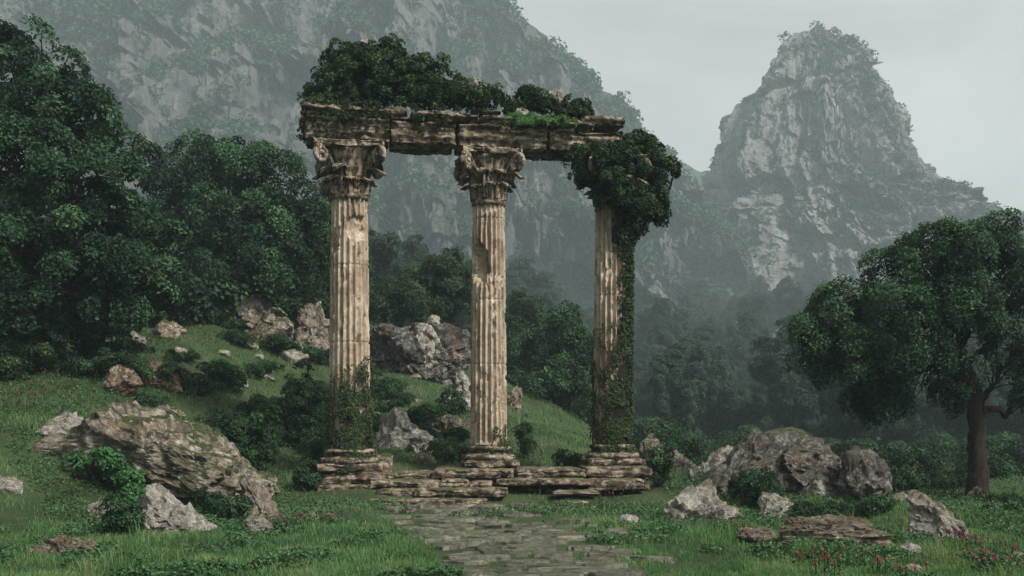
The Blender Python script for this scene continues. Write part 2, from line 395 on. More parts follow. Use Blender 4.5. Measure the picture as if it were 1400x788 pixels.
# ------------------------------------------------------------------ rocks
def rock_pts(seed, w, d, h, sub=5, planes=15, rough=.05, strata=0., prof=None, lean=0., k=16, sink=.5):
    rng = np.random.default_rng(seed); D, Fq = ico(sub)
    nrm = unit(rng.normal(size=(planes + 22, 3)) * [1, 1, .8]); dist = np.concatenate([rng.uniform(.62, .95, planes), rng.uniform(.84, 1.02, 22)]); k = k * 2.6
    q = np.clip(D @ nrm.T, 0, None) / dist; r = np.minimum((q ** k).sum(1) ** (-1 / k), 1.5)
    off = rng.uniform(0, 50, 3); r = r * (1 + rough * 1.3 * fbm(D * 1.7 + off, 4))
    p = D * r[:, None]; lo, hi = p.min(0), p.max(0); p = (p - lo) / (hi - lo) - [.5, .5, 0]
    if prof: p[:, 2] *= np.interp(p[:, 0], [a for a, _ in prof], [b for _, b in prof])
    p[:, 0] += lean * p[:, 2] * .5
    p = p * [w, d, h * (1 + sink)] - [0, 0, h * sink]
    f = 1.2 / max(.35, min(w, h)); nn = D.copy()
    cr = np.clip(ridged(p * f * 1.1 + off, 3) - .75, 0, 1); s = min(w, h)
    disp = s * (.022 * fbm(p * f * 2.6 + off, 6, .6) - .06 * cr)
    sq = np.array([1, 1, 2.2 if strata else 1.25])
    disp = disp + s * (.105 * facets(p * f * 1.5 * sq + off, 3) + .045 * facets(p * f * 3.6 * sq + off, 11) + .016 * facets(p * f * 9 * sq + off, 29))
    if strata:
        bed = fbm(P3(p[:, 0] * .6 + off[0], p[:, 1] * .6, p[:, 2] * 5 / max(h, .2) + .8 * p[:, 0] * lean), 3)
        disp = disp + s * strata * np.clip(bed, -.35, .6) * (1 - np.abs(nn[:, 2]))
    return p + nn * disp[:, None], Fq
def rock(label, x0, x1, yt, yb, seed, mat='rock', d=None, deep=.7, name='boulder', group=None, cat='rock', dz=0., **kw):
    cx = (x0 + x1) / 2
    if d is None: d = ground_hit(cx, yb)
    w = (x1 - x0) * d / F_PX; dc = d + w * deep * .42; k = dc / F_PX; w = (x1 - x0) * k
    x = (cx - 700) * k; zb = gz(x, dc) + dz; h = max(CAMZ - (yt - HOR) * k - zb, .08)
    h = min(h, max(1.4 * (yb - yt) * k, .12))
    kw.setdefault('sub', 6 if w > 1.5 else 5)
    V, Fq = rock_pts(seed, w, w * deep, h, **kw)
    return tag(link(name, build_mesh(name, V, Fq, M[mat], False), None, (x, dc, zb - .05 * h)), label, cat, group)

# ================================================================== SETTING
def make_ground():
    ang = np.concatenate([np.linspace(-180, -62, 50)[:-1], np.linspace(-62, 62, 560), np.linspace(62, 180, 50)[1:-1]]) * PI / 180
    rr = np.concatenate([[.02], np.geomspace(1.5, 900, 430)])
    A, R = np.meshgrid(ang, rr, indexing='ij'); x, y = np.sin(A) * R, np.cos(A) * R
    V = P3(x, y, terrain(x, y)); return build_mesh('ground', V, grid_faces(len(ang), len(rr), True)[:, ::-1], M['ground'])
struct('ground', make_ground())

def peak():
    Dp = 480.; k = Dp / F_PX; U = 1.5
    ys = np.array([40, 50, 62, 80, 105, 130, 150, 170, 200, 230, 252, 280, 300, 330, 370, 420, 480, 560.])
    xl = np.array([1109, 1096, 1082, 1068, 1056, 1040, 1016, 1006, 1000, 988, 976, 966, 948, 925, 908, 880, 850, 820.])
    xr = np.array([1117, 1130, 1148, 1176, 1188, 1202, 1210, 1224, 1234, 1246, 1258, 1288, 1326, 1372, 1430, 1480, 1540, 1600.])
    nz_, na = 520, 760
    v = np.linspace(0, 1, nz_); zz = CAMZ - (np.interp(v, [0, 1], [560, 41]) - HOR) * k
    py = HOR - (zz - CAMZ) / k
    th = np.concatenate([np.linspace(PI * .95, PI * 2.05, 620), np.linspace(PI * 2.05, PI * 2.95, na - 620 + 1)[1:-1]])
    T, Z = np.meshgrid(th, zz, indexing='ij'); PY = np.broadcast_to(py, T.shape)
    wob = 9 * fbm(P3(np.cos(T) * 2, np.sin(T) * 2, Z * .03), 3).reshape(T.shape)
    cx = ((np.interp(PY, ys, xl) + np.interp(PY, ys, xr)) / 2 - 700) * k; hw = (np.interp(PY + wob, ys, xr) - np.interp(PY + wob, ys, xl)) / 2 * k
    c, s = np.cos(T), np.sin(T)
    but = ridged(P3(c * 1.6 + 5, s * 1.6, Z * .004), 2).reshape(T.shape)
    flu = ridged(P3(c * 4.5, s * 4.5, Z * .010 + 2), 4, .55).reshape(T.shape)
    fin = fbm(P3(c * hw * .15, s * hw * .15, Z * .05), 5, .55).reshape(T.shape)
    led = np.clip(fbm(P3(c * 1.5, s * 1.5, Z * .05 + 9), 3), -.5, .6).reshape(T.shape)
    front = np.abs(s) ** .7
    fac = facets(P3(c * hw / 20, s * hw / 20, Z / 60)).reshape(T.shape); fa2 = facets(P3(c * hw / 7.5, s * hw / 7.5, Z / 24), 9).reshape(T.shape)
    r = hw * (1 + (.20 * (but - but.mean()) + .08 * (flu - flu.mean())) * (.15 + .85 * front) - .05 * front) + 1.2 * fin + np.minimum(hw * .10, 1.5) * led + np.minimum(hw * .3, 11) * fac * (.4 + .6 * front) + np.minimum(hw * .2, 4.2) * fa2 * (.35 + .65 * front) + 1.9 * facets(P3(c * hw / 3, s * hw / 3, Z / 9), 33).reshape(T.shape) + np.minimum(hw * .12, 2.6)
    r = np.maximum(r, .3) * np.sqrt(np.clip((1.002 - v[None]) / .012, 0, 1))
    fine = fbm(P3(c * r * .4, s * r * .4, Z * .16), 4, .6).reshape(T.shape)
    r = np.maximum(r + .9 * fine, .1)
    V = P3(cx + c * r, Dp + s * r * .85, Z + 1.2 * fin)
    return build_mesh('rocky_peak', V, grid_faces(len(th), nz_, True), M['peak'], False), V
def massif():
    yr = 450.; k = yr / F_PX; U = 1.5
    px = np.array([-900, -300, 0, 300, 560, 640, 668, 695, 735, 760, 800, 818, 832, 858, 876, 886, 920, 962, 1000, 1050, 1110])
    py = np.array([-40, -50, -40, -50, -45, -40, -22, 0, 40, 62, 95, 128, 131, 138, 165, 187, 235, 262, 330, 430, 520])
    nx, nt = 760, 460
    xs = np.linspace((-700 - 700) * k, (1105 - 700) * k, nx); tt = np.concatenate([np.linspace(0, 1, nt), np.linspace(1, 1.35, 50)[1:]])
    X, T = np.meshgrid(xs, tt, indexing='ij'); P = X / k + 700
    H = CAMZ - (np.interp(P, px, py) - HOR) * k
    H = H + 4 * fbm(P3(X * .06, 0, 4), 5).reshape(X.shape)
    yf = np.interp(P, [-700, 450, 700, 900, 1000], [235, 240, 290, 340, 370])
    w = T + .09 * fbm(P3(X / 60, T * 1.5, 2.2), 3).reshape(X.shape) + .04 * fbm(P3(X / 18, T * 3, 5.2), 2).reshape(X.shape)
    g = T + .85 * (np.sin(2 * PI * 3.5 * w) / (2 * PI * 3.5)) + .5 * np.sin(2 * PI * 8.3 * w + 1) / (2 * PI * 8.3)
    fade = np.clip((1 - T) / .12, 0, 1); g = T + (g - T) * fade
    Z = 6 + (H - 6) * np.where(T <= 1, g, 1 - (T - 1) * 1.6 - .0)
    Y = yf + (yr - yf) * T
    but = ridged(P3(X / 52, Z / 170, 7.7), 3, .5).reshape(X.shape)
    flu = ridged(P3(X / 19, Z / 80, 1.3), 4, .55).reshape(X.shape)
    fin = fbm(P3(X / 7, Z / 17, T * 9), 5, .55).reshape(X.shape)
    cl = fbm(P3(X / 3.5, Z / 4.5, T * 36), 3, .6).reshape(X.shape)
    amp = np.clip(fade * 1.0 + .06, 0, 1); fac = facets(P3(X / 26, T * 5, Z / 50), 3).reshape(X.shape); fa2 = facets(P3(X / 9, T * 12, Z / 20), 21).reshape(X.shape)
    Y = Y - amp * (24 * (but - but.mean()) + 5 * (flu - flu.mean()) + 15 * fac + 6.5 * fa2 + 2.2 * facets(P3(X / 3.6, T * 26, Z / 8), 51).reshape(X.shape) + 1.2 * fin + 1.2 * cl); Z = Z + (1 * fin + .9 * cl) * amp * np.where(T <= 1, 1, 1)
    V = P3(X, Y, Z); return build_mesh('mountain', V, grid_faces(nx, len(tt)), M['cliff'], False), V
pm, PV = peak(); struct('rocky_peak', pm)
mm, MV = massif(); struct('mountain', mm)
def far_ridge():
    yr = 760.; k = yr / F_PX; nx, nt = 300, 120
    xs = np.linspace((600 - 700) * k, (1700 - 700) * k, nx); t = np.linspace(0, 1.5, nt); X, T = np.meshgrid(xs, t, indexing='ij')
    py = np.interp(X / k + 700, [600, 850, 900, 960, 1010, 1300, 1390, 1450, 1700], [160, 195, 225, 248, 300, 330, 290, 300, 250])
    H = CAMZ - (py - HOR) * k + 5 * fbm(P3(X / 25, 0, 3), 4).reshape(X.shape)
    Z = 20 + (H - 20) * np.where(T < 1, T, 2 - T); Y = yr + 200 * (T - 1) - 24 * ridged(P3(X / 50, Z / 120, 4), 4).reshape(X.shape)
    return build_mesh('far_ridge', P3(X, Y, Z), grid_faces(nx, nt), M['cliff'])
struct('hills', far_ridge())

def scrub_on(me, seed, n, sz, lo, hi, ymax):
    """bushes and small trees growing on the ledges of a cliff, by slope"""
    rng = np.random.default_rng(seed); m = len(me.polygons)
    ce = np.empty(m * 3, np.float32); no = np.empty(m * 3, np.float32); ar = np.empty(m, np.float32)
    me.polygons.foreach_get('center', ce); me.polygons.foreach_get('normal', no); me.polygons.foreach_get('area', ar)
    ce, no = ce.reshape(-1, 3), no.reshape(-1, 3); up = np.abs(no[:, 2])
    clus = fbm(ce / 30., 3)
    w = ar * np.clip((up + .9 * clus - lo) / (hi - lo), 0, 1) ** 1.5 * (ce[:, 1] < ymax) * (ce[:, 2] > 14)
    idx = rng.choice(m, n, p=w / w.sum()); c = ce[idx].astype(float)
    r = sz * rng.uniform(.45, 1.5, n) ** 1.3; per = 46
    ii = np.repeat(np.arange(n), per); N = len(ii); d = unit(rng.normal(size=(N, 3)) + [0, 0, .35])
    p = c[ii] + [0, 0, 1] * (r[ii] * .55)[:, None] + d * (r[ii] * rng.uniform(.6, 1.05, N))[:, None] * [1, 1, .85]
    V, Fq = leaves(p, d + [0, 0, .5] + rng.normal(size=(N, 3)) * .5, r[ii] * .42, rng, .8)
    return V, Fq, np.clip(rng.uniform(0, 1, n)[ii] * .7 + rng.uniform(0, .3, N), 0, 1)
V, Fq, rn = scrub_on(mm, 5, 9000, 3.0, .45, .95, 450)
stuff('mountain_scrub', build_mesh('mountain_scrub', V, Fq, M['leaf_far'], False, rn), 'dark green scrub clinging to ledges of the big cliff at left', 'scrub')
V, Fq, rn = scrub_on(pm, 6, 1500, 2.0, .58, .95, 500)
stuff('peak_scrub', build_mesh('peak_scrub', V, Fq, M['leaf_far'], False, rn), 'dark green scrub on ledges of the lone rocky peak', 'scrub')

# ------------------------------------------------------------------ path
def make_path():
    rng = np.random.default_rng(21); parts = []; y = 6.0
    while y < 21.9:
        dy = rng.uniform(.25, .5); hw = float(path_h(y)); x = float(path_c(y)) - hw + rng.uniform(-.2, .1)
        while x < path_c(y) + hw:
            dx = rng.uniform(.35, 1.1)
            edge = abs(x + dx / 2 - path_c(y)) / hw
            if rng.uniform() > .16 + .55 * sst(.45, 1.05, edge):
                n = 9; th = np.sort(rng.uniform(0, 2 * PI, n)); ex = 2.6
                cc, ss = np.cos(th), np.sin(th); rr = (np.abs(cc) ** ex + np.abs(ss) ** ex) ** (-1 / ex) * rng.uniform(.86, 1.02, n)
                X = x + dx / 2 + cc * rr * dx * .49; Y = y + dy / 2 + ss * rr * dy * .47
                g = gz(x + dx / 2, y + dy / 2); tz = g + rng.uniform(.03, .085); sl = rng.normal(size=2) * .05
                zt = tz + (X - x - dx / 2) * sl[0] + (Y - y - dy / 2) * sl[1]
                rings = [P3(X, Y, zt - .09), P3(X, Y, zt - .012), P3(x + dx / 2 + (X - x - dx / 2) * .9, y + dy / 2 + (Y - y - dy / 2) * .9, zt), P3(x + dx / 2 + (X - x - dx / 2) * .02, y + dy / 2 + (Y - y - dy / 2) * .02, zt + .004)]
                V = np.stack(rings, 1).reshape(-1, 3); parts.append((V, grid_faces(n, 4, True)))
            x += dx
        y += dy
    V, Fs = join(parts); return build_mesh('path', V, Fs, M['flag'], False, np.repeat(rng.uniform(0, 1, len(parts)), 27))
struct('path', make_path())

# ================================================================== RUIN
YAW = math.atan2(1.1, 6.4); DIR = np.array([math.cos(YAW), math.sin(YAW), 0]); PER = np.array([-math.sin(YAW), math.cos(YAW), 0])
COLS = [dict(x=-3.88, y=23.5, R=.495, z0=.76), dict(x=-.571, y=24.07, R=.452, z0=.82), dict(x=2.49, y=24.6, R=.465, z0=.86)]
ZTOP = 8.50
def shaft_mesh(R, H, seed, dam):
    nf, na, nz_ = 20, 240, 300
    th = np.linspace(0, 2 * PI, na, endpoint=False); z = np.linspace(0, H, nz_); T, Z = np.meshgrid(th, z, indexing='ij')
    t = Z / H; rad = R * (1 - .13 * t ** 1.4)
    ph = np.abs((T * nf / (2 * PI)) % 1 - .5) * 2
    fl = np.sqrt(np.clip(1 - (ph / .84) ** 2, 0, 1)) * .085
    end = sst(0, .12, Z) * sst(H, H - .1, Z)
    q = P3(np.cos(T) * R, np.sin(T) * R, Z)
    wear = sst(.30, .75, fbm(q * [1.6, 1.6, .7] + seed * 7.1, 4)).reshape(T.shape)
    nick = sst(.34, .46, fbm(q * [5, 5, 2.2] + seed * 3.3, 3)).reshape(T.shape)
    fine = fbm(q * 11 + seed, 4, .6).reshape(T.shape); med = fbm(q * 3 + seed, 3).reshape(T.shape)
    r = rad - fl * end * (1 - .65 * wear) - wear * .022 - nick * .035 + .009 * fine
    for zj in np.cumsum(np.random.default_rng(seed).uniform(1.1, 2.0, 5)):
        jz = zj + .012 * med
        r = r - .030 * np.exp(-((Z - jz) / .016) ** 2) - .03 * nick * np.exp(-((Z - jz) / .08) ** 2)
    for a0, z0, da, dz, dep in dam:
        dA = (T - a0 + PI) % (2 * PI) - PI
        m = sst(1.02, .86, np.hypot(dA / da, (Z - z0) / dz) + .42 * med + .10 * fine)
        flat = rad - dep + .035 * med + .016 * fine
        r = r * (1 - m) + np.minimum(r, flat) * m
    V = P3(np.cos(T) * r, np.sin(T) * r, Z)
    return build_mesh('column_shaft', V, grid_faces(na, nz_, True), M['shaft'])
def base_mesh(R, seed):
    pr = []
    def tor(r, z, a, n=9):
        for i in range(n + 1):
            q = -PI / 2 + PI * i / n; pr.append((r + a * math.cos(q), z + a * math.sin(q)))
    tor(R * 1.30, .075, .075); pr.append((R * 1.22, .165))
    for i in range(6): q = i / 5; pr.append((R * 1.22 - .07 * math.sin(PI * q) - .05 * q, .17 + .07 * q))
    tor(R * 1.12, .30, .055); pr.append((R * 1.02, .36)); pr.append((R * 1.0, .40)); pr.append((.02, .40))
    V, Fq = lathe(pr, 140)
    q = V + seed * 4.1; o = unit(V * [1, 1, 0] + 1e-6)
    V = V + o * (-.05 * np.clip(fbm(q * 2.2, 4) - .15, 0, 1) + .006 * fbm(q * 10, 3))[:, None]; V[:, 2] += .006 * fbm(q * 4, 2)
    return build_mesh('column_base', V, Fq, M['block'])
def capital_parts(R, H, seed, parent, z0):
    rng = np.random.default_rng(seed)
    def rough(V, a=.02): return V + a * np.stack([fbm(V * 9 + seed + i * 9, 4) for i in range(3)], -1)
    pr = [(R * .86, -.06), (R * .95, -.05), (R * 1.0, -.01), (R * .98, .04), (R * .84, .06), (R * .84, .1)]
    pr += [(R * (.84 + .55 * (t ** 2.0)), .1 + (H - .26) * t) for t in np.linspace(0, 1, 14)[1:]] + [(.02, H - .16)]
    V, Fq = lathe(pr, 96)
    cap = link('capital', build_mesh('capital_bell', rough(V, .012), Fq, M['carved']), parent, (0, 0, z0))
    def leaf_surf(h, w, out, rs):
        nu, nv = 15, 22; u = np.linspace(-1, 1, nu); v = np.linspace(0, 1, nv); U, Vv = np.meshgrid(u, v, indexing='ij')
        wid = w * (np.sin(PI * (.18 + .74 * Vv)) ** .7) * (1 + .26 * np.sin(Vv * 24) * (np.abs(U) > .6))
        c = np.clip((Vv - .55) / .45, 0, 1)
        bell = R * (.84 + .55 * np.clip((h * Vv) / (H - .26), 0, 1) ** 2)
        rr = bell + .02 + .03 * Vv + out * c ** 1.6 + .03 * np.cos(U * 2.6 * PI) * (1 - c * .5) - .05 * U ** 2 * (1 - .4 * c)
        zz = h * (Vv - .52 * c ** 1.9)
        p = P3(rr, U * wid, zz); p[:, 0] += .05 * np.exp(-(U.ravel() / .16) ** 2) * (1 - .4 * Vv.ravel()); p = p + .010 * np.stack([fbm(p * 11 + rs + i * 7, 3) for i in range(3)], -1)
        f = grid_faces(nu, nv); bk = p - [.055, 0, .02]
        n = len(p); V2 = np.concatenate([p, bk]); rim = []
        bi = [i * nv for i in range(nu)] + [(nu - 1) * nv + j for j in range(1, nv)] + [i * nv + nv - 1 for i in range(nu - 2, -1, -1)] + [j for j in range(nv - 2, 0, -1)]
        for a, b2 in zip(bi, bi[1:] + bi[:1]): rim.append((a, b2, b2 + n, a + n))
        return V2, np.concatenate([f, f[:, ::-1] + n, np.array(rim)])
    for row, (h, w, out, zb, rb, da) in enumerate([(H * .50, .185, .20, .05, R * .92, 0), (H * .80, .180, .27, .10, R * .95, PI / 8)]):
        for i in range(8):
            if rng.uniform() < .08: continue
            a = da + i * PI / 4 + rng.normal() * .05
            V, Fq = leaf_surf(h * rng.uniform(.9, 1.06), w * R / .48, out * rng.uniform(.6, 1.1) * R / .46, rng.uniform(0, 90)); 
            V = np.stack([V[:, 0] * math.cos(a) - V[:, 1] * math.sin(a), V[:, 0] * math.sin(a) + V[:, 1] * math.cos(a), V[:, 2] + zb], -1)
            link('acanthus_leaf', build_mesh('acanthus_leaf', V, Fq, M['carved']), cap)
    for i in range(4):
        a = PI / 4 + i * PI / 2; s = np.linspace(0, 1, 46)
        p0 = np.stack([R * 1.05 + R * .95 * s ** 1.3, H * .45 + (H * .40) * s ** .8], -1)
        q = np.linspace(0, 1, 60); ang = PI / 2 - q * 2.2 * 2 * PI; rr = .21 * (1 - q * .85)
        cen = p0[-1] + [0, -.17]; sp = cen + np.stack([np.cos(ang) * rr, np.sin(ang) * rr], -1)
        pl = np.concatenate([p0, sp[2:]]); pts = np.stack([pl[:, 0] * math.cos(a), pl[:, 0] * math.sin(a), pl[:, 1]], -1)
        rad = np.concatenate([np.linspace(.045, .06, 46), np.linspace(.06, .035, 58)])
        V1, F1 = tube(pts, rad, 10)
        disc = ico(3)[0] * [.06, .09, .06]; disc = np.stack([disc[:, 0] * math.cos(a) - disc[:, 1] * math.sin(a), disc[:, 0] * math.sin(a) + disc[:, 1] * math.cos(a), disc[:, 2]], -1) + [cen[0] * math.cos(a), cen[0] * math.sin(a), cen[1]]
        V, Fs = join([(V1, F1), (disc, ico(3)[1])])
        link('volute', build_mesh('volute', rough(V, .014), Fs, M['carved']), cap)
    def ab(V, d):
        c = V.copy(); hx = d[0] / 2
        for ax, o in ((0, 1), (1, 0)): c[:, ax] *= 1 - .17 * (1 - np.clip(np.abs(V[:, o]) / hx, 0, 1) ** 2)
        return c * [1, 1, 1]
    V, Fq = weathered((R * 3.7, R * 3.5, .17), seed + 3, .04, .08, .025, .04, ab)
    link('abacus', build_mesh('abacus', V + [0, 0, H - .17], Fq, M['carved']), cap)
DMG = [[(-PI / 2 + .45, 5.15, .62, .36, .14), (-PI / 2 - .9, 4.9, .5, .28, .06), (-PI / 2 + .9, .9, .4, .3, .06)],
       [(-PI / 2 - .72, 4.4, .62, .50, .26), (-PI / 2 + .2, 3.98, .8, .2, .07), (-PI / 2 - .1, 5.75, .7, .14, .06), (-PI / 2 + .75, 1.1, .3, .35, .06)],
       [(-PI / 2 - .3, 4.2, .6, .16, .06), (-PI / 2 + .4, 2.9, .5, .12, .05)]]
CLAB = ['left fluted column with its foot wrapped in climbing ivy', 'middle fluted column, bare of ivy, with a big gouge in its upper left flank', 'right fluted column smothered in ivy from top to foot']
for i, c in enumerate(COLS):
    t = thing('column', CLAB[i], 'column', (c['x'], c['y'], c['z0']), 'three ruined columns on the stone platform', YAW)
    H = 1.26; zb, zs = .17, .56; zc = ZTOP - c['z0'] - H
    V, Fq = weathered((c['R'] * 3.05, c['R'] * 3.0, .19), 40 + i, .04, .09, .02, .03)
    b_ = link('base', base_mesh(c['R'], i + 2), t, (0, 0, zb)); pl = link('plinth', build_mesh('plinth', V - [0, 0, zb], Fq, M['block']), b_)
    link('shaft', shaft_mesh(c['R'], zc - zs, 3 + i, DMG[i]), t, (0, 0, zs))
    capital_parts(c['R'] * .93, H, 11 + i * 7, t, zc)
O = np.array([COLS[0]['x'], COLS[0]['y'], 0])
def on_beam(s, off, z): return O + DIR * s + PER * off + np.array([0, 0, z])
def fascia(V, d):
    V = V.copy(); t = V[:, 2] / d[2]; st = .035 * (t > .33) + .035 * (t > .64) + .06 * (t > .86)
    V[:, 1] += np.sign(V[:, 1]) * st * (np.abs(V[:, 1]) > d[1] * .49); return V
for s0, s1, h, sd, lab in [(-1.02, .93, .53, 1, 'left end architrave block over the ivy footed column'), (.94, 2.52, .52, 2, 'architrave block spanning between left and middle columns'),
                          (2.53, 4.73, .53, 3, 'architrave block resting on the middle column capital'), (4.74, 6.62, .49, 4, 'cracked architrave block at the right end above the hanging ivy')]:
    V, Fq = weathered((s1 - s0, 1.02, h), 60 + sd, .035, .07, .022, .04, fascia, 1.1)
    tag(link('architrave_block', build_mesh('architrave_block', V, Fq, M['block']), None, on_beam((s0 + s1) / 2, 0, ZTOP + .005), YAW), lab, 'stone block', 'blocks of the ruined lintel')
def cyma(V, d):
    V = V.copy(); t = np.clip(V[:, 2] / d[2], 0, 1); V[:, 1] *= .86 + .14 * sst(.25, .6, t); return V
for s0, s1, zz, h, w, sd, lab in [(-1.12, 1.35, .535, .25, 1.42, 1, 'left cornice slab under the big mound of shrubs'), (1.37, 3.05, .53, .24, 1.38, 2, 'cornice slab between left and middle column under trailing leaves'),
                               (2.85, 3.62, .775, .12, 1.2, 3, 'thin bright loose slab lying on top over the middle column'), (3.08, 4.75, .535, .22, 1.36, 4, 'cornice slab right of the middle column under moss'),
                               (4.78, 5.9, .495, .24, 1.34, 5, 'broken cornice slab before the right end block'), (5.6, 6.66, .65, .24, 1.3, 6, 'pale jutting cornice block at the far right end')]:
    V, Fq = weathered((s1 - s0, w, h), 80 + sd, .035, .11, .03, .055, cyma, 1.5)
    tag(link('cornice_slab', build_mesh('cornice_slab', V, Fq, M['block']), None, on_beam((s0 + s1) / 2, -.02, ZTOP + zz), YAW + (sd % 3 - 1) * .02), lab, 'stone slab', 'slabs of the ruined cornice')
# platform and steps: top row, then three steps going down to the path
STEPS = [(426, 528, .76, 22.75, .30, 2.0, 'thick slab under the left column'), (590, 702, .82, 22.95, .24, 2.4, 'wide top slab carrying the middle column'), (705, 800, .80, 23.2, .22, 2.3, 'mossy top slab between middle and right columns'), (797, 893, .86, 23.35, .26, 2.3, 'top slab carrying the right column'),
         (528, 590, .72, 23.1, .22, 2.0, 'low mossy top slab between left and middle columns'),
         (432, 512, .47, 22.45, .27, 1.4, 'rough second course block below the left column'), (505, 603, .58, 22.45, .20, 1.1, 'second step slab right of the left column'), (600, 642, .60, 22.40, .28, .9, 'squat cracked block at centre of the second step'), (642, 672, .56, 22.45, .17, .8, 'small broken block beside the squat cracked one'), (676, 806, .60, 22.65, .16, 1.0, 'long thin second step slab under the mossy top'), (800, 886, .59, 22.75, .28, 1.2, 'second course block below the right column'),
         (512, 572, .40, 22.1, .18, .8, 'left slab of the third step'), (566, 694, .42, 22.05, .20, .9, 'wide dark slab of the third step'), (755, 822, .36, 22.1, .10, .6, 'thin slab half sunk in grass on the right of the steps'),
         (440, 566, .20, 21.75, .20, .8, 'left slab of the lowest step'), (545, 668, .20, 21.65, .18, .7, 'right slab of the lowest step, close to the path'), (758, 806, .17, 21.5, .10, .5, 'lowest thin slab in the grass on the right')]
for i, (x0, x1, zt, yf, h, dp, lab) in enumerate(STEPS):
    k = yf / F_PX; w = (x1 - x0) * k; hh = h + .25 if zt < .3 else h
    V, Fq = weathered((w, dp, hh), 120 + i, .04, .09, .022, .05, None, 1.2)
    tag(link('stone_slab', build_mesh('stone_slab', V, Fq, M['step']), None, (((x0 + x1) / 2 - 700) * k, yf + dp / 2, zt - hh), (i * 37 % 7 - 3) * .012), lab, 'stone slab', 'slabs of the ruin platform and steps')
V, Fq = weathered((8.0, 2.6, .62), 199, .08, .1, .03, .05)
tag(link('foundation', build_mesh('foundation', V, Fq, M['step']), None, (-.75, 24.5, -.05), YAW * .5), 'rough stone foundation filling behind the steps under the columns', 'foundation')

# ------------------------------------------------------------------ ivy and shrubs on the ruin
def ivy_thing(label, pos, nrm, loc, size, seed, vines, name='ivy', mat='ivy'):
    rng = np.random.default_rng(seed); V, Fq = leaves(pos, nrm, size, rng, .85)
    t = thing(name, label, 'ivy', loc); rn = np.clip(.25 + .5 * rng.uniform(0, 1, len(pos)) + .35 * fbm(pos * 3, 2), 0, 1)
    link('leaves', build_mesh('ivy_leaves', V, Fq, M[mat], False, rn), t)
    if vines: V, Fs = join(vines); link('vines', build_mesh('ivy_vines', V, Fs, M['bark']), t)
def shaft_ivy(c, label, seed, nv, a0, aw, ztop, per, extra=None):
    rng = np.random.default_rng(seed); R = c['R']; pos, nrm, vines = [], [], []
    for _ in range(nv):
        a = a0 + rng.normal() * aw; z = rng.uniform(-.02, .15); top = ztop * rng.uniform(.25, 1) ** 1.2; pts = []
        while z < top:
            pts.append((a, z)); a += rng.normal() * .07; z += rng.uniform(.03, .08)
        if len(pts) < 4: continue
        p = np.array(pts); rr = np.where(p[:, 1] < .5, R * 1.36 - .3 * R * np.clip(p[:, 1] / .5, 0, 1), R * 1.02) + .01
        P = np.stack([np.cos(p[:, 0]) * rr, np.sin(p[:, 0]) * rr, p[:, 1]], -1); vines.append(tube(P, .011, 5))
        n = len(p) * per; q = rng.integers(0, len(p), n); o = np.stack([np.cos(p[q, 0]), np.sin(p[q, 0]), 0 * q], -1)
        tg = np.stack([-o[:, 1], o[:, 0], 0 * q], -1); sp = rng.normal(size=n) * .06
        pos.append(P[q] + o * rng.uniform(.01, .06, n)[:, None] + tg * sp[:, None] + [0, 0, 1] * (rng.normal(size=n) * .05)[:, None]); msk = fbm(pos[-1] * 2.3 + seed, 3) > -.12; pos[-1] = pos[-1][msk]; o = o[msk]; n = int(msk.sum()); nrm.append(o + [0, 0, .35] + rng.normal(size=(n, 3)) * .4)
    ivy_thing(label, np.concatenate(pos), np.concatenate(nrm), (c['x'], c['y'], c['z0']), .062, seed, vines)
shaft_ivy(COLS[0], 'ivy climbing the foot of the left column', 301, 66, -PI / 2 + .35, .85, 2.8, 4)
shaft_ivy(COLS[1], 'few thin ivy sprigs at the foot of the middle column', 302, 12, -PI / 2 + .6, .35, 1.1, 6)
shaft_ivy(COLS[2], 'ivy climbing the right column from foot to half height', 303, 75, -PI / 2 + .55, .75, 3.6, 4)
def top_mass(name, label, lobes, dref, seed, lsize, dens, prad, per, mat, cat='shrub', hang=None):
    rng = np.random.default_rng(seed); base = ray(lobes[0][0], lobes[0][1] + lobes[0][3], dref)
    lb = px_lobes(base, dref, lobes); cs, ds, rs = pads_in(lb, dens, rng, .2)
    if hang is not None:
        h = hang(rng) - base; prad = np.concatenate([np.full(len(cs), prad), np.full(len(h), prad * .55)]); per = per * .8; cs = np.concatenate([cs, h]); ds = np.concatenate([ds, unit(rng.normal(size=h.shape) * .3 + [.2, -1, 0])])
    V, Fq, rn = clump_leaves(cs, ds, prad, per, lsize, rng)
    t = thing(name, label, cat, base); link('foliage', build_mesh(name + '_foliage', V, Fq, M[mat], False, rn), t)
    if cat == 'moss': return
    ncore = len(cs) if hang is None else len(cs) - len(h)
    low = np.array(sorted([tuple(l[0] - [0, 0, l[1][2] * .7]) for l in lb]))
    V, Fs = join([tube(low, .03, 6)] + [limb(lb[j][0] - [0, 0, lb[j][1][2] * .7], lb[j][0] + (cs[q] - lb[j][0]) * .8, .022, .006, rng, 8, .15, .05, 5)[0] for q in rng.permutation(ncore)[:30] for j in [int(np.argmin([np.linalg.norm(cs[q] - l[0]) for l in lb]))]])
    link('stems', build_mesh(name + '_stems', V, Fs, M['bark']), t)
def strands(rng, n, s0, s1, zt, zl):
    P = []
    for _ in range(n):
        q = rng.uniform(s0, s1); z = zt; bot = zt - rng.uniform(.1, 1) ** 2 * zl
        while z > bot: P.append(on_beam(q, -.66 + (.12 if z < ZTOP + .5 else 0), z)); z -= .10; q += rng.normal() * .03
    return np.array(P)
def hang1(rng): return strands(rng, 26, -1.1, 3.2, ZTOP + .86, .75)
def hang2(rng): return strands(rng, 16, -1.15, .1, ZTOP + .8, 1.3)
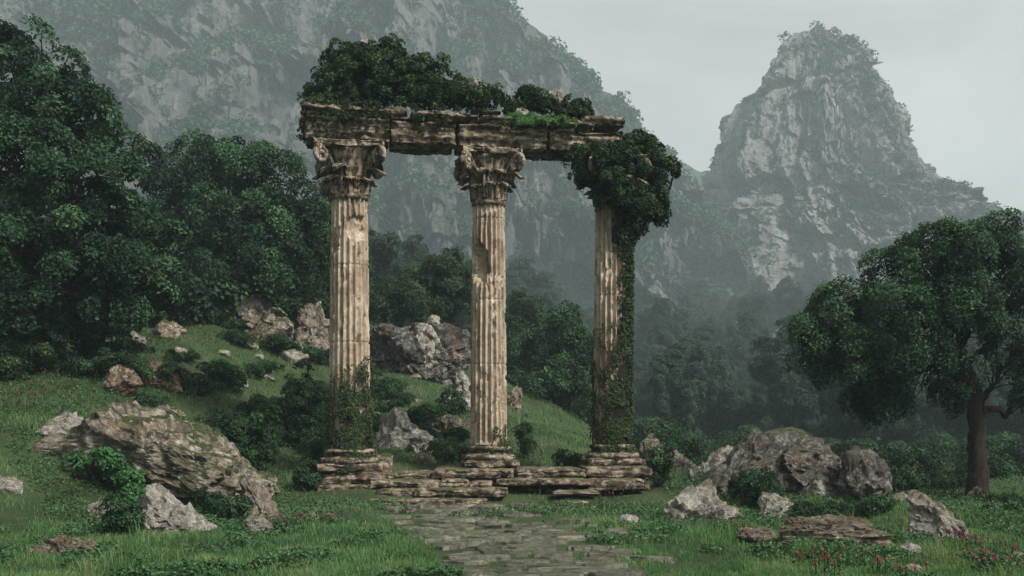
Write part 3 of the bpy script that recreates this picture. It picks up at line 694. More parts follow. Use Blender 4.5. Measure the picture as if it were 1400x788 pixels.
top_mass('shrub', 'great mound of shrub growing on the left of the lintel', [(505, 108, 72, 45, .3), (455, 122, 34, 30, .1), (525, 80, 50, 28, .4), (575, 108, 48, 34, .3), (480, 88, 40, 30, .4), (620, 128, 42, 22, .2), (560, 128, 60, 24, -.3), (470, 135, 45, 18, -.35), (665, 132, 34, 17, .3), (640, 135, 40, 15, -.3)], 23.8, 401, .08, 95, .14, 48, 'leaf_deep', 'shrub', hang1)
top_mass('shrub', 'small bushy shrub on the lintel beside the pale stone', [(728, 136, 26, 17, .2), (715, 130, 14, 10, .3), (745, 146, 28, 11, -.1), (700, 148, 18, 10, -.2)], 24.1, 402, .075, 85, .13, 55, 'leaf_deep')
top_mass('shrub', 'little shrub at the right end of the lintel top', [(785, 148, 24, 15, .2), (800, 154, 14, 9, 0), (768, 154, 18, 9, .1)], 24.3, 403, .075, 85, .12, 55, 'leaf_deep')
top_mass('moss_cushion', 'mossy grass cushion on top right of the middle column', [(700, 161, 28, 6, -.3), (740, 163, 44, 6, -.4), (775, 165, 28, 5, -.3), (720, 166, 30, 5, -.55)], 23.9, 404, .045, 120, .10, 60, 'grass', 'moss')
top_mass('ivy', 'ragged ivy draped over the broken left end of the lintel', [(421, 160, 14, 24, .2), (428, 186, 20, 16, 0), (440, 150, 22, 20, -.2), (424, 128, 16, 14, .2), (445, 196, 14, 16, -.4)], 23.4, 405, .065, 80, .12, 40, 'ivy', 'ivy', hang2)
def hang3(rng):
    P = []
    for _ in range(34):
        a = -PI / 2 + rng.normal() * .25 + 1.15; c = COLS[2]; z = 6.9; bot = rng.uniform(.6, 5.0)
        while z > bot: P.append((c['x'] + math.cos(a) * .47, c['y'] + math.sin(a) * .47, z + c['z0'] - .4)); z -= .16; a += rng.normal() * .05
    return np.array(P)
top_mass('ivy', 'huge hanging ivy mass over the right column capital', [(858, 235, 50, 46, 0), (885, 225, 36, 36, .1), (872, 282, 34, 38, -.1), (835, 222, 44, 28, -.7), (800, 214, 36, 15, -.6), (775, 207, 26, 10, -.5), (840, 250, 34, 34, -.75), (860, 275, 30, 30, -.6), (895, 262, 26, 28, .1), (868, 200, 34, 18, 0), (830, 250, 22, 28, -.4), (862, 310, 18, 26, -.2), (902, 292, 15, 24, .1), (802, 238, 20, 22, -.6), (846, 322, 13, 32, -.4), (919, 232, 13, 18, 0), (880, 192, 18, 12, 0), (762, 200, 16, 8, -.5)], 24.7, 406, .075, 82, .15, 52, 'leaf_deep', 'ivy', hang3)
def top_rock(label, px, py, w, h, d, seed):
    p = ray(px, py, d); V, Fq = rock_pts(seed, w, w * .8, h, 5, sink=.2)
    tag(link('stone', build_mesh('stone', V, Fq, M['rock_pale']), None, p), label, 'rock')
top_rock('pale rounded stone on the lintel between two small shrubs', 757, 146, .62, .40, 24.3, 51)
top_rock('whitish stone poking from the shrubs above the middle column', 652, 128, .5, .42, 24.0, 52)
top_rock('small grey stone on the mossy top of the lintel', 712, 158, .42, .22, 23.9, 53)
top_rock('bit of stone at the crown of the great mound of shrub', 497, 66, .34, .22, 24.1, 54)

# ================================================================== ROCKS
rock('huge mossy boulder sloping down to the right in the left foreground', 44, 372, 538, 690, 3, 'rock', None, .62, prof=[(-.5, .48), (-.34, .84), (-.14, 1.0), (.1, .86), (.3, .66), (.5, .42)], planes=20, rough=.09)
rock('brown slab tilted against the right end of the huge boulder', 312, 404, 626, 716, 14, 'rock', None, .6, prof=[(-.5, 1), (-.1, .9), (.5, .45)], planes=12)
rock('white lichened rock in front of the huge mossy boulder', 172, 300, 656, 729, 25, 'rock_pale', None, .6, prof=[(-.5, .75), (-.2, 1), (.1, .9), (.5, .4)])
rock('small pale boulder left of the white lichened rock', 112, 168, 682, 709, 36, 'rock_pale', None, .7)
rock('small grey rounded boulder below the right end of the huge boulder', 330, 374, 702, 734, 47, 'rock_pale', None, .8)
rock('low wide rock in the grass at the lower left', 62, 132, 729, 763, 58, 'rock', None, .6)
rock('little stone touching the low wide rock at lower left', 40, 72, 742, 762, 59, 'rock', None, .8, name='stone')
rock('grey rock cut off by the left edge of the photo', -14, 30, 646, 677, 69, 'rock_pale', None, .8)
rock('russet block behind the top of the huge mossy boulder', 134, 196, 497, 545, 70, 'rock_red', None, .8, planes=9)
rock('dark russet rock leaning behind the russet block', 188, 250, 492, 536, 71, 'rock_red', None, .8)
rock('flat grey slab right behind the huge mossy boulder', 196, 258, 540, 576, 72, 'rock', None, .7, planes=10, prof=[(-.5, 1), (.5, .5)])
rock('long lichened slab on the left shoulder of the huge boulder', 42, 118, 546, 606, 73, 'rock_pale', None, .6, prof=[(-.5, .5), (.4, 1), (.5, .8)])
rock('pale wedge rock on the grass slope below the left trees', 308, 354, 445, 475, 80, 'rock_pale', None, .7, prof=[(-.5, 1), (.5, .4)])
rock('big shaded outcrop beneath the second left tree', 290, 405, 392, 470, 81, 'rock', 36, .7)
rock('grey outcrop just left of the left column', 398, 458, 404, 472, 82, 'rock', 37.5, .7)
rock('small white stone half way up the left slope', 236, 258, 474, 490, 83, 'rock_pale', None, .8, name='stone')
rock('long rock mound on the hill between left and middle columns', 505, 642, 440, 518, 90, 'rock_dark', None, .6, planes=18)
rock('pale block perched on the rock mound between the columns', 566, 600, 428, 462, 91, 'rock_pale', 37.8, .8, planes=8, dz=1.0)
rock('small stone on top of the perched pale block', 582, 603, 421, 434, 92, 'rock_pale', 38.5, .9, name='stone', dz=2.1)
rock('steep grey rock behind the steps right of the left column', 508, 592, 548, 634, 93, 'rock_pale', 27.5, .7, prof=[(-.5, .9), (-.1, 1), (.5, .45)])
rock('bluish rock tapering down behind the steps beside the middle column', 560, 622, 566, 634, 94, 'rock_pale', 26.8, .6, prof=[(-.5, 1), (.5, .35)])
rock('rounded mossy rock just left of the middle column', 594, 642, 564, 606, 95, 'rock', 29, .8)
rock('small pale stone against the left edge of the middle column', 618, 644, 503, 531, 96, 'rock_pale', 36, .8, name='stone')
rock('small grey stone against the right edge of the middle column', 692, 714, 512, 536, 97, 'rock', 37, .8, name='stone')
rock('pale stone at the left foot of the right column', 792, 818, 596, 612, 98, 'rock_pale', 26, .8, name='stone')
rock('great dark peaked boulder in the right foreground', 932, 1182, 571, 682, 112, 'rock_dark', 21.6, .55, prof=[(-.5, .32), (-.3, .62), (-.05, .92), (.2, 1.0), (.34, .96), (.5, .5)], planes=20, rough=.08)
rock('dark rounded chunk at the right end of the great boulder', 1142, 1216, 604, 680, 113, 'rock_dark', 21.2, .8, planes=14)
rock('pale slab leaning on the left side of the great dark boulder', 938, 1024, 594, 645, 114, 'rock_pale', 23.2, .6, planes=10, prof=[(-.5, .45), (.3, 1), (.5, .85)])
rock('light grey rock with a sloping top left of the great boulder', 898, 990, 646, 712, 115, 'rock_pale', None, .65, planes=12, prof=[(-.5, .6), (.35, 1), (.5, .8)])
rock('small pale rock between grass and the light grey sloping rock', 964, 1018, 689, 714, 116, 'rock_pale', None, .7)
rock('blunt pale stone left of the layered ledge', 1034, 1082, 672, 708, 117, 'rock_pale', None, .7)
rock('flattish whitish rock in front of the great dark boulder', 1086, 1146, 649, 680, 118, 'rock_pale', None, .7)
rock('layered brown ledge rock with shadowed undercut in the right foreground', 1062, 1214, 702, 752, 119, 'rock_strata', None, .55, strata=.38, planes=9, k=24)
rock('low broken piece left of the layered ledge rock', 1006, 1066, 720, 747, 120, 'rock_strata', None, .7, strata=.25)
rock('long slanting slab pointing down right in front of the right tree', 1234, 1352, 660, 742, 125, 'rock_pale', None, .5, planes=10, prof=[(-.5, 1), (-.3, .98), (.2, .6), (.5, .22)])
rock('small rounded stone at the left of the slanting slab', 1220, 1242, 672, 687, 122, 'rock_pale', None, .8, name='stone')
for lab, a, b_, c_, d_, s in [('pale rounded stone in the grass right of the path', 840, 874, 702, 720, 130), ('brown flat stone near the path, left of two others', 820, 862, 721, 733, 131), ('low pinkish stone right of the brown flat stone', 862, 890, 729, 741, 132),
                              ('pale stone below the slanting slab', 1228, 1258, 740, 757, 133), ('flat pale stone near the bottom edge at right', 1230, 1264, 769, 783, 134), ('small pale stone left of the platform by pink flowers', 412, 438, 700, 716, 135), ('pale stone buried in grass at the right edge', 1376, 1404, 752, 768, 136)]:
    rock(lab, a, b_, c_, d_, s, 'rock_pale', None, .8, name='stone', sub=4)
for lab, a, b_, c_, d_, s, dd, mt in [('brown rubble rock right behind the right column', 872, 912, 583, 622, 140, 29, 'rock'), ('lumpy brown rock left of the pale leaning slab', 905, 952, 594, 622, 141, 28, 'rock'), ('hazy pale rock among valley trees right of the right column', 905, 948, 548, 582, 142, 110, 'rock_pale'), ('hazy grey rock higher among the valley trees', 878, 926, 526, 572, 143, 118, 'rock_pale'), ('small stone beneath the right tree', 1318, 1346, 664, 682, 144, 24.5, 'rock_dark')]:
    rock(lab, a, b_, c_, d_, s, mt, dd, .8)

# ================================================================== TREES
place_tree('tree', 'tall leafy tree filling the left edge', 62, 26.5, [(40, 110, 95, 55, .5), (90, 165, 95, 62, 0), (25, 210, 110, 75, -.5), (150, 205, 52, 48, .6), (110, 270, 105, 72, -.8), (20, 330, 110, 75, -1), (150, 330, 90, 58, -.4), (105, 390, 100, 55, -1), (190, 400, 60, 40, 0), (20, 430, 110, 46, -.8), (130, 440, 80, 34, .8), (10, 60, 60, 42, 1), (-90, 200, 110, 120, 0), (-90, 360, 110, 90, 0), (205, 320, 40, 50, .4)], 4.6, .42, 170, .125, 501, 'leaf', .42)
place_tree('tree', 'round crowned dark tree behind the tall left tree', 300, 37, [(300, 225, 75, 48, 0), (245, 250, 60, 55, .5), (360, 240, 66, 50, 0), (330, 300, 105, 52, -.8), (405, 290, 50, 55, .3), (250, 330, 70, 48, -.5), (380, 350, 66, 42, -.5), (310, 365, 82, 36, -.8), (440, 320, 30, 60, .8)], 4.2, .48, 165, .13, 502, 'leaf', .42)
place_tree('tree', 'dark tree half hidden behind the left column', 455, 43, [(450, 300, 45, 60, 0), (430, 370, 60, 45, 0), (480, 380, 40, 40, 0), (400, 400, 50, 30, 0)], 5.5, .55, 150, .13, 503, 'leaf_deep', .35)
place_tree('tree', 'spreading tree with a dark forked trunk at the right edge', 1338, 25, [(1290, 335, 62, 36, 0), (1205, 450, 72, 52, 0), (1135, 475, 52, 44, 0), (1190, 535, 46, 30, .2), (1110, 450, 34, 30, 0), (1290, 450, 86, 60, 0), (1330, 350, 80, 40, -.2), (1365, 325, 50, 34, .4), (1225, 365, 58, 34, .2), (1150, 415, 56, 34, 0), (1240, 420, 70, 42, -.6), (1320, 400, 70, 46, -.5), (1405, 380, 60, 58, .3), (1175, 480, 62, 36, -.4), (1260, 490, 62, 36, -.8), (1132, 505, 32, 26, .2), (1215, 548, 46, 30, -.2), (1385, 480, 52, 34, -.6), (1420, 530, 40, 36, 0), (1300, 535, 40, 26, .6)], 11, .36, 165, .088, 504, 'leaf', .27, (-.15, 0))
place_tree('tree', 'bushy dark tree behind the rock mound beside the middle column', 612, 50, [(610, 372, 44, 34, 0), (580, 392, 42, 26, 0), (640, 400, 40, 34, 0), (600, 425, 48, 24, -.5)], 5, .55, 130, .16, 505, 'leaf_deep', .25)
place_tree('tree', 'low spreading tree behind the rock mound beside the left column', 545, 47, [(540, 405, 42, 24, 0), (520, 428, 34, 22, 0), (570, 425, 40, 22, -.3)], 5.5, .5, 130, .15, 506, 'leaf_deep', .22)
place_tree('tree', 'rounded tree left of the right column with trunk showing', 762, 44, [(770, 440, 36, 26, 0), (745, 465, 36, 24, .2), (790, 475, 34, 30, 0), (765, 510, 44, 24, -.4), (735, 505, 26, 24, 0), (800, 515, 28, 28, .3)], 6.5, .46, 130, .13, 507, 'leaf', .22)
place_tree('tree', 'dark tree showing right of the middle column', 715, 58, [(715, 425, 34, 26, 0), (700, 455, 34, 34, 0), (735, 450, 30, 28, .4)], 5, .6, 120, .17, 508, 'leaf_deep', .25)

def proto(seed, h, w, dens=5.0, per=64, ls=.27):
    rng = np.random.default_rng(seed); L = []
    for i in range(14):
        a = rng.uniform(0, 2 * PI); q = rng.uniform(.15, .8); L.append(((math.cos(a) * w * q, math.sin(a) * w * q, h * rng.uniform(.26, .82)), (w * rng.uniform(.28, .55), w * rng.uniform(.28, .55), h * rng.uniform(.08, .2))))
    L.append(((0, 0, h * .84), (w * .45, w * .45, h * .15)))
    return tree_meshes('valley_tree', [(0, 0, -.6), (.1, 0, h * .3), (-.1, .1, h * .6), (0, 0, h * .85)], L, dens, .52, per, ls, seed, 'leaf_far', .26, .35, .35)
PROT = [proto(600 + i, h, w) for i, (h, w) in enumerate([(9, 3.6), (11, 4.2), (8, 4.4), (12, 3.6)])]
def forest(spots, label, group, name='tree'):
    rng = np.random.default_rng(len(spots) + len(label))
    for x, y, s in spots:
        tm, cm = PROT[rng.integers(0, 4)]
        t = thing(name, label(x, y) if callable(label) else label, 'tree', (x, y, gz(x, y) - .2), group, rng.uniform(0, 6.28)); s = float(s)
        t.scale = (s * rng.uniform(.9, 1.15), s * rng.uniform(.9, 1.15), s); link('trunk', tm, t); link('crown', cm, t)
rng = np.random.default_rng(77)
def scatter(n, px0, px1, d0, d1, smin, smax, gap=3.2, avoid=None):
    out = []; tries = 0
    while len(out) < n and tries < n * 60:
        tries += 1; d = math.sqrt(rng.uniform(d0 ** 2, d1 ** 2)); px = rng.uniform(px0, px1); x = (px - 700) / F_PX * d
        if all((x - a) ** 2 + (d - b_) ** 2 > gap ** 2 for a, b_, _ in out): out.append((x, d, rng.uniform(smin, smax)))
    return out
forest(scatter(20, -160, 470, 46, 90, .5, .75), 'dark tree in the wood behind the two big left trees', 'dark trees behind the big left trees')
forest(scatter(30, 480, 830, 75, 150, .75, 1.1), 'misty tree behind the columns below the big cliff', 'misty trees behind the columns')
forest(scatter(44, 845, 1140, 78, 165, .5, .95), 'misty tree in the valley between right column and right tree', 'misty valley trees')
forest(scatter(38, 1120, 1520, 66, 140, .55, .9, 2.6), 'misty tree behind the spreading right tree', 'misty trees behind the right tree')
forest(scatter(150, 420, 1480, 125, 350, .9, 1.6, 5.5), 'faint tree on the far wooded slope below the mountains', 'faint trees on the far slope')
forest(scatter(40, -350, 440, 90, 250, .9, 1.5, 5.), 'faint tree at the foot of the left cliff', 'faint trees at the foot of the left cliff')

# ================================================================== SHRUBS
bush('broad dark shrub hiding the trunk of the tall left tree', -10, 118, 452, 530, 750, 25.2, .085, 18, 70, .18, 'leaf_deep')
bush('dark shrub between the tall left tree and the russet block', 96, 176, 462, 520, 751, 28, .085, 20, 70, .18, 'leaf_deep')
bush('dense round shrub right of the huge mossy boulder', 262, 388, 535, 645, 701, 22.6, .075, 24, 70)
bush('dark shrub against the left side of the left column', 355, 452, 480, 600, 702, 26.5, .08, 20, 70, .18)
bush('shrub growing beside the white lichened foreground rock', 136, 210, 665, 732, 703, None, .055, 60, 45, .11)
bush('shrub spreading before the brown tilted slab', 272, 352, 662, 718, 704, None, .055, 60, 45, .11)
bush('bright broad leaved plant in front of the huge boulder', 78, 190, 602, 668, 705, 19.6, .11, 40, 26, .15, 'leaf_bright', 'plant', 'leafy_plant')
bush('tuft of bright leaves on the face of the huge boulder', 158, 200, 625, 662, 706, 19.3, .09, 60, 26, .12, 'leaf_bright', 'plant', 'leafy_plant')
bush('dark little shrub in the lower left grass', 144, 190, 752, 784, 707, None, .05, 90, 40, .09)
bush('shrub spreading before the great dark right boulder', 988, 1092, 634, 690, 708, 20.2, .06, 50, 50, .12)
bush('shrub in the gap left of the slanting slab', 1130, 1236, 672, 712, 709, None, .06, 50, 45, .12)
bush('dark shrub behind the right end of the great boulder', 1196, 1272, 622, 680, 710, 23.6, .07, 40, 50, .14)
bush('low shrub on the flattish rocks before the great boulder', 1078, 1180, 682, 706, 711, 18.8, .05, 70, 40, .1)
bush('dark shrub at the right foot of the right column', 880, 924, 585, 668, 712, 23.4, .065, 45, 50, .13)
bush('small shrub at the left foot of the right column', 752, 802, 604, 640, 713, 25.2, .06, 55, 45, .12)
bush('shrub at the left end of the platform', 398, 446, 628, 682, 714, 22.5, .06, 50, 50, .12)
bush('weedy plant sprouting at the left foot of the left column', 408, 458, 590, 645, 715, 23.6, .055, 50, 40, .12)
bush('leafy plant sprouting right of the middle column base', 700, 736, 565, 625, 716, 27.5, .06, 45, 40, .12)
bush('dark fern clump on the steep rock behind the steps', 548, 600, 546, 598, 717, 28.2, .06, 45, 45, .12)
bush('dark bush on the slope behind the left of the middle column', 590, 640, 520, 575, 718, 32, .07, 36, 50, .15)
for i, (a, b_, c_, d_, dd) in enumerate([(-30, 90, 420, 500, 29), (60, 170, 430, 505, 31), (150, 260, 425, 490, 33), (230, 320, 430, 482, 36), (-60, 40, 470, 540, 24)]):
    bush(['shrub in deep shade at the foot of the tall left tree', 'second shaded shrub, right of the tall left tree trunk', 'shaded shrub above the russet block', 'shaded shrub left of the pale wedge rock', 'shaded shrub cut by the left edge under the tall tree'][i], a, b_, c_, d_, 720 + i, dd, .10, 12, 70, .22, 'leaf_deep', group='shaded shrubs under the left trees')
for i, (a, b_, c_, d_, dd) in enumerate([(1210, 1330, 676, 708, 24), (1300, 1420, 672, 716, 23), (1340, 1440, 690, 730, 20.5), (1250, 1340, 640, 690, 28)]):
    bush(['low dark growth left of the right tree trunk', 'low dark growth around the right tree foot', 'low dark growth at the right edge below the tree', 'shrub showing behind the right tree trunk'][i], a, b_, c_, d_, 730 + i, dd, .065, 36, 50, .14, 'leaf_deep', group='low growth around the right tree')
for i, (a, b_, c_, d_, dd) in enumerate([(172, 236, 530, 562, 24.4), (240, 300, 505, 545, 27), (150, 215, 478, 508, 29)]):
    bush(['low herbs trailing over the top of the huge boulder', 'herb tangle with red flowers above the dense round shrub', 'herbs hanging above the russet block'][i], a, b_, c_, d_, 740 + i, dd, .06, 40, 45, .13)

def low_proto(seed):
    rng = np.random.default_rng(seed); L = [((rng.normal() * .7, rng.normal() * .7, rng.uniform(.4, 1.1)), (rng.uniform(.6, 1.1), rng.uniform(.6, 1.1), rng.uniform(.4, .7))) for _ in range(7)]
    cs, ds, rs = pads_in(L, 7, rng, .2); V, Fq, rn = clump_leaves(cs, ds, .34, 70, .13, rng)
    st = [limb((0, 0, -.1), cs[q], .03, .008, rng, 6, .2, .1, 5)[0] for q in rng.permutation(len(cs))[:10]]; V2, F2 = join(st)
    return build_mesh('low_foliage', V, Fq, M['leaf_bush'], False, rn), build_mesh('low_stems', V2, F2, M['bark'])
LOW = [low_proto(650 + i) for i in range(3)]
def thicket(spots, label, group):
    for i, (x, y, s) in enumerate(spots):
        f, st = LOW[i % 3]; t = thing('shrub', label, 'shrub', (x, y, gz(x, y) - .05), group, i * 2.4); t.scale = (s, s, s * .9); link('foliage', f, t); link('stems', st, t)
thicket(scatter(54, 830, 1500, 62, 120, 1.0, 1.9, 2.2), 'dim bush under the misty valley trees', 'misty bushes on the valley floor')
thicket(scatter(30, 880, 1480, 34, 66, .7, 1.3, 1.6), 'low bush in the undergrowth beyond the right foreground rocks', 'undergrowth beyond the right rocks')
thicket(scatter(22, -150, 400, 33, 50, 1., 1.8, 1.6), 'low bush in the dark undergrowth below the left trees', 'undergrowth below the left trees')
thicket(scatter(18, -80, 255, 34, 40, 1.3, 2.1, 1.5), 'dense dark bush in the shade under the left crowns', 'dark bushes shaded by the left crowns')
thicket(scatter(36, 100, 640, 25, 39, .28, .62, 1.1), 'low bush growing on the grassy left slope', 'low bushes on the left slope')
for i, (x, y, s_) in enumerate(scatter(36, 110, 650, 24.5, 40, .3, 1.2, 1.2)):
    V, Fq = rock_pts(900 + i, s_, s_ * .8, s_ * .45, 4); tag(link('stone', build_mesh('stone', V, Fq, M['rock'] if i % 2 else M['rock_pale']), None, (x, y, gz(x, y))), 'small stone half sunk in the grass of the slope behind the ruin', 'rock', 'small stones on the slope')
thicket(scatter(14, 640, 880, 41, 66, .9, 1.6, 1.8), 'low bush on the hill crest between middle and right columns', 'undergrowth on the hill crest')

# ================================================================== FLOWERS
def flower(label, x0, x1, yt, yb, seed, mat, n=60, d=None):
    rng = np.random.default_rng(seed); cx = (x0 + x1) / 2
    if d is None: d = ground_hit(cx, yb)
    k = d / F_PX; w = (x1 - x0) * k; x = (cx - 700) * k; dc = d + w * .2; z = gz(x, dc); h = .24; dpt = w * .3 + max(0., ground_hit(cx, yt) - d if ground_hit(cx, yt) < d + 5 else 1.5) * .3
    n = int(n * .75); hp = np.stack([rng.normal(size=n) * w * .34, rng.normal(size=n) * dpt, h * rng.uniform(.45, 1, n)], -1); gh = terrain(x + hp[:, 0], dc + hp[:, 1]) - z; hp[:, 2] += gh
    t = thing('flower_clump', label, 'flowers', (x, dc, z), 'flower clumps in the meadow')
    q = np.repeat(np.arange(n), 7); dd = unit(rng.normal(size=(len(q), 3)) + [0, -.3, .5])
    V, Fq = leaves(hp[q] + dd * .016, dd, .030, rng, .85); link('blossoms', build_mesh('blossoms', V, Fq, M[mat], False, rng.uniform(0, 1, len(q))), t)
    st = [tube(np.array([[p[0] * .97, p[1], g_ - .02], [p[0] * .99, p[1], (p[2] + g_) / 2], p]), .005, 4) for p, g_ in zip(hp, gh)]; V0, F0 = join(st)
    nl = n * 12; V, Fq = leaves(np.repeat(hp, 12, 0) * [1, 1, 1] + np.stack([rng.normal(size=nl) * .06, rng.normal(size=nl) * .06, -h * rng.uniform(.3, .9, nl)], -1), rng.normal(size=(nl, 3)) + [0, 0, .8], .05, rng)
    V, Fq = join([(V, Fq), (V0, F0[0])]); Fq = Fq[0]; nl = len(Fq)  # flower stalks are joined into the leaf mesh and share its material
    link('leaves', build_mesh('flower_leaves_stalks', V, Fq, M['leaf_bush'], False, rng.uniform(0, 1, nl)), t)
for i, (a, b_, c_, d_, mt, n, dd, lab) in enumerate([(262, 318, 506, 534, 'petal_pink', 70, 27.5, 'pink flowers above the dense round shrub'), (40, 110, 498, 545, 'petal_red', 80, 24.5, 'red flowers in the shade under the tall left tree'), (-10, 40, 505, 545, 'petal_red', 50, 23.5, 'reddish flowers at the far left edge'),
    (382, 412, 708, 724, 'petal_pink', 40, None, 'pink flowers beside the brown tilted slab'), (430, 462, 706, 718, 'petal_pink', 18, None, 'few pink flowers left of the path'), (1285, 1340, 722, 744, 'petal_pink', 34, None, 'pink flowers at the tip of the slanting slab'), (1340, 1402, 738, 760, 'petal_pink', 40, None, 'pink flowers by the right edge'), (1360, 1402, 764, 786, 'petal_pink', 36, None, 'pink flowers in the lower right corner'),
    (1180, 1230, 764, 786, 'petal_pink', 26, None, 'pink flowers at the bottom below the layered ledge'), (1098, 1150, 764, 786, 'petal_red', 34, None, 'orange red flowers at the bottom right of the path'), (1000, 1030, 716, 736, 'petal_red', 26, None, 'orange red flowers left of the layered ledge'), (715, 740, 610, 632, 'petal_pink', 24, 26, 'pink flowers between middle and right columns'), (818, 850, 672, 690, 'petal_pink', 26, None, 'pink flowers before the right column steps'), (150, 200, 460, 500, 'petal_red', 40, 30, 'red flowers above the russet block'), (395, 430, 455, 480, 'petal_pink', 30, 36, 'pink flowers by the grey outcrop'), (225, 262, 700, 716, 'petal_pink', 14, None, 'few pink flowers below the white lichened rock')]):
    flower(lab, a, b_, c_, d_, 800 + i, mt, n, dd)

# ================================================================== GRASS, GROUND COVER
def make_grass(seed, n, d0, d1, h0, h1, w0, lat=.62):
    rng = np.random.default_rng(seed); d = 1 / rng.uniform(1 / d1, 1 / d0, n); x = d * rng.uniform(-lat, lat, n)
    cl = fbm(P3(x / 1.1, d / 1.1, 5.5), 3); tall = fbm(P3(x / .35, d / .35, 8.5), 2)
    on = np.exp(-np.abs((x - path_c(d)) / path_h(d)) ** 5) * (d < 22)
    plat = (x > -5) & (x < 3.6) & (d > 21.7) & (d < 25.6)
    keep = (rng.uniform(0, 1, n) < 1 - .86 * on * (fbm(P3(x / .5, d / .5, 2), 2) < .28)) & (~plat | (rng.uniform(0, 1, n) < .15)) & (rng.uniform(0, 1, n) < .72 + .6 * cl)
    x, d, cl, tall, on = x[keep], d[keep], cl[keep], tall[keep], on[keep]; n = len(x)
    h = (h0 + (h1 - h0) * np.clip(.4 + .7 * tall + .5 * cl, 0, 1)) * rng.uniform(.6, 1.25, n) * (1 - .6 * on); h = h * np.where(d > 24, 1.25, 1) * (1 + 1.3 * (fbm(P3(x / .8, d / .8, 44), 3) > .52))
    a = rng.uniform(0, 2 * PI, n); ln = rng.uniform(.15, .75, n) * h
    b = np.stack([x, d, terrain(x, d) - .01], -1); s = np.stack([np.cos(a), np.sin(a), 0 * a], -1) * (w0 * d / 16 * rng.uniform(.6, 1.3, n))[:, None]
    a2 = a + PI / 2 + rng.normal(size=n) * .5; ld = np.stack([np.cos(a2), np.sin(a2), 0 * a], -1) * ln[:, None]; up = np.array([0, 0, 1]) * h[:, None]
    V = np.stack([b - s, b + s, b + s * .7 + ld * .35 + up * .6, b - s * .7 + ld * .35 + up * .6, b + ld + up * .95], 1).reshape(-1, 3)
    i = np.arange(n)[:, None] * 5; return build_mesh('grass', V, [i + [0, 1, 2, 3], i + [3, 2, 4]], M['grass'], False, np.tile(np.clip(.42 + .55 * cl + .3 * rng.normal(size=n), 0, 1), 2))
stuff('grass', make_grass(901, 450000, 8.5, 48, .05, .15, .0062, .78), 'short green meadow grass in the clearing and up the slope', 'grass')
def ground_cover():
    rng = np.random.default_rng(905); n = 230000; d = 1 / rng.uniform(1 / 46, 1 / 11, n); x = d * rng.uniform(-.62, .62, n)
    f = fbm(P3(x / 1.6, d / 1.6, 15), 3) + .25 * sst(17, 22, d) + .12 * (np.abs(x) > 4); on = np.exp(-np.abs((x - path_c(d)) / path_h(d)) ** 4) * (d < 21.5)
    k = (f > .10 + .5 * on + .16 * (d < 17.5) - .14 * (d > 25.5)) & ~((x > -5) & (x < 3.6) & (d > 21.7) & (d < 25.6)); x, d, f = x[k], d[k], f[k]; n = len(x)
    p = np.stack([x, d, terrain(x, d) + rng.uniform(.01, .14, n) * np.clip(f * 2.2, .3, 1.3)], -1)
    V, Fq = leaves(p, rng.normal(size=(n, 3)) * .55 + [0, -.2, 1], .06, rng, .75); return build_mesh('ground_cover', V, Fq, M['herb'], False, rng.uniform(0, 1, n))
stuff('ground_cover', ground_cover(), 'low leafy herbs spreading around the rocks', 'ground cover')

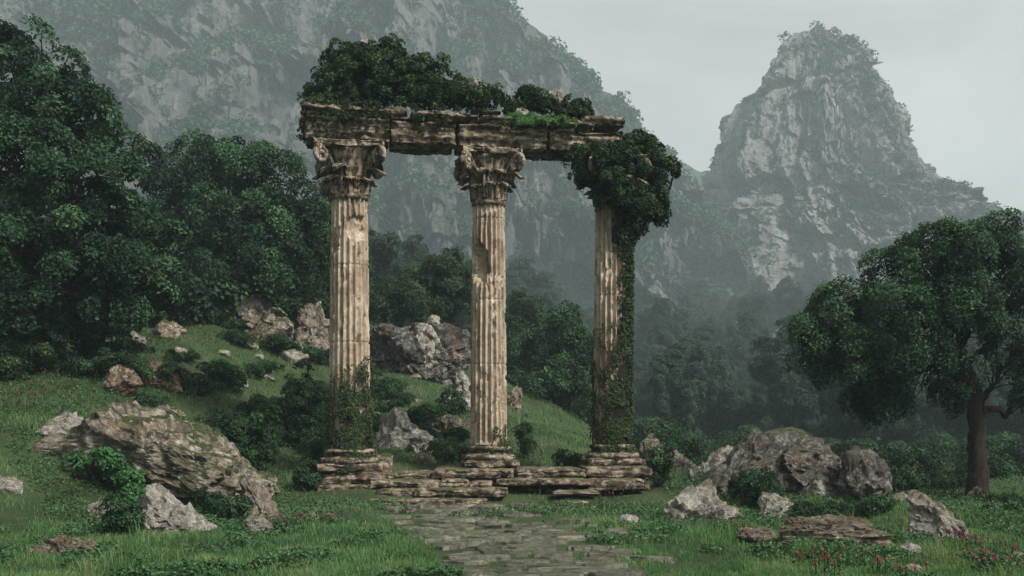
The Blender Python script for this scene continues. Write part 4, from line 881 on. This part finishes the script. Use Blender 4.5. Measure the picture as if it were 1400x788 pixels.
# ================================================================== AIR, LIGHT, CAMERA
def haze():
    bm = bmesh.new(); bmesh.ops.create_cube(bm, size=1); me = bpy.data.meshes.new('haze'); bm.to_mesh(me); bm.free()
    m, nt, out = new_mat('haze'); v = nt.nodes.new('ShaderNodeVolumePrincipled')
    v.inputs['Color'].default_value = (.58, .755, .79, 1); v.inputs['Density'].default_value = HAZE; v.inputs['Anisotropy'].default_value = .0
    nt.links.new(v.outputs[0], out.inputs['Volume']); me.materials.append(m)
    o = link('haze', me); o.scale = (2400, 2400, 300); o.location = (0, 0, 138); tag(o, 'thin pale mist filling the valley air', 'haze', None, 'stuff')
HAZE = .00085
haze()
SUN_EL, SUN_AZ = math.radians(46), math.radians(128)      # azimuth from +Y clockwise: behind the camera, a little to the right
w = bpy.data.worlds.new('World'); sc.world = w; w.use_nodes = True; nt = w.node_tree; b = NB(nt)
bg = nt.nodes['Background']; sky = nt.nodes.new('ShaderNodeTexSky'); sky.sky_type = 'NISHITA'; sky.sun_disc = False
sky.sun_elevation = SUN_EL; sky.sun_rotation = SUN_AZ; sky.dust_density = 4; sky.air_density = 1.2
hs = nt.nodes.new('ShaderNodeHueSaturation'); hs.inputs['Saturation'].default_value = .02; b.l(sky.outputs[0], hs.inputs['Color'])
tc = b.n('ShaderNodeTexCoord'); cl = b.ramp(b.noise(b.mapping(tc.outputs['Generated'], (1, 1, 2.6)), 1.7, 8, .6, .6), [(.28, .66), (.72, 1.3)])
b.l(b.mix(1, b.mix(1, hs.outputs['Color'], (1.04, 1.0, 1.0), 'MULTIPLY'), cl, 'MULTIPLY'), bg.inputs['Color']); bg.inputs['Strength'].default_value = .108
sd = bpy.data.lights.new('sun', 'SUN'); sd.energy = 3.6; sd.angle = math.radians(9); sd.color = (1, .95, .88)
so = bpy.data.objects.new('sun', sd); C.objects.link(so)
dirv = Vector((math.sin(SUN_AZ) * math.cos(SUN_EL), math.cos(SUN_AZ) * math.cos(SUN_EL), math.sin(SUN_EL)))
so.rotation_euler = dirv.to_track_quat('Z', 'Y').to_euler(); so.location = (0, 0, 30)
cam = bpy.data.cameras.new('camera'); co = bpy.data.objects.new('camera', cam); C.objects.link(co)
co.location = (0, 0, CAMZ); co.rotation_euler = (PI / 2, 0, 0); cam.sensor_width = 36; cam.lens = 36 * F_PX / 1400; cam.shift_y = (HOR - 394) / 1400
cam.clip_end = 3000; cam.clip_start = .05; sc.camera = co
vs = sc.view_settings; vs.view_transform = 'Standard'; vs.look = 'None'; vs.exposure = .85; vs.gamma = 1; vs.use_curve_mapping = False
cy = sc.cycles; cy.max_bounces = 5; cy.diffuse_bounces = 3; cy.glossy_bounces = 2; cy.transmission_bounces = 3; cy.transparent_max_bounces = 4; cy.volume_bounces = 0
cy.use_denoising = True; cy.use_adaptive_sampling = False; cy.caustics_reflective = False; cy.caustics_refractive = False
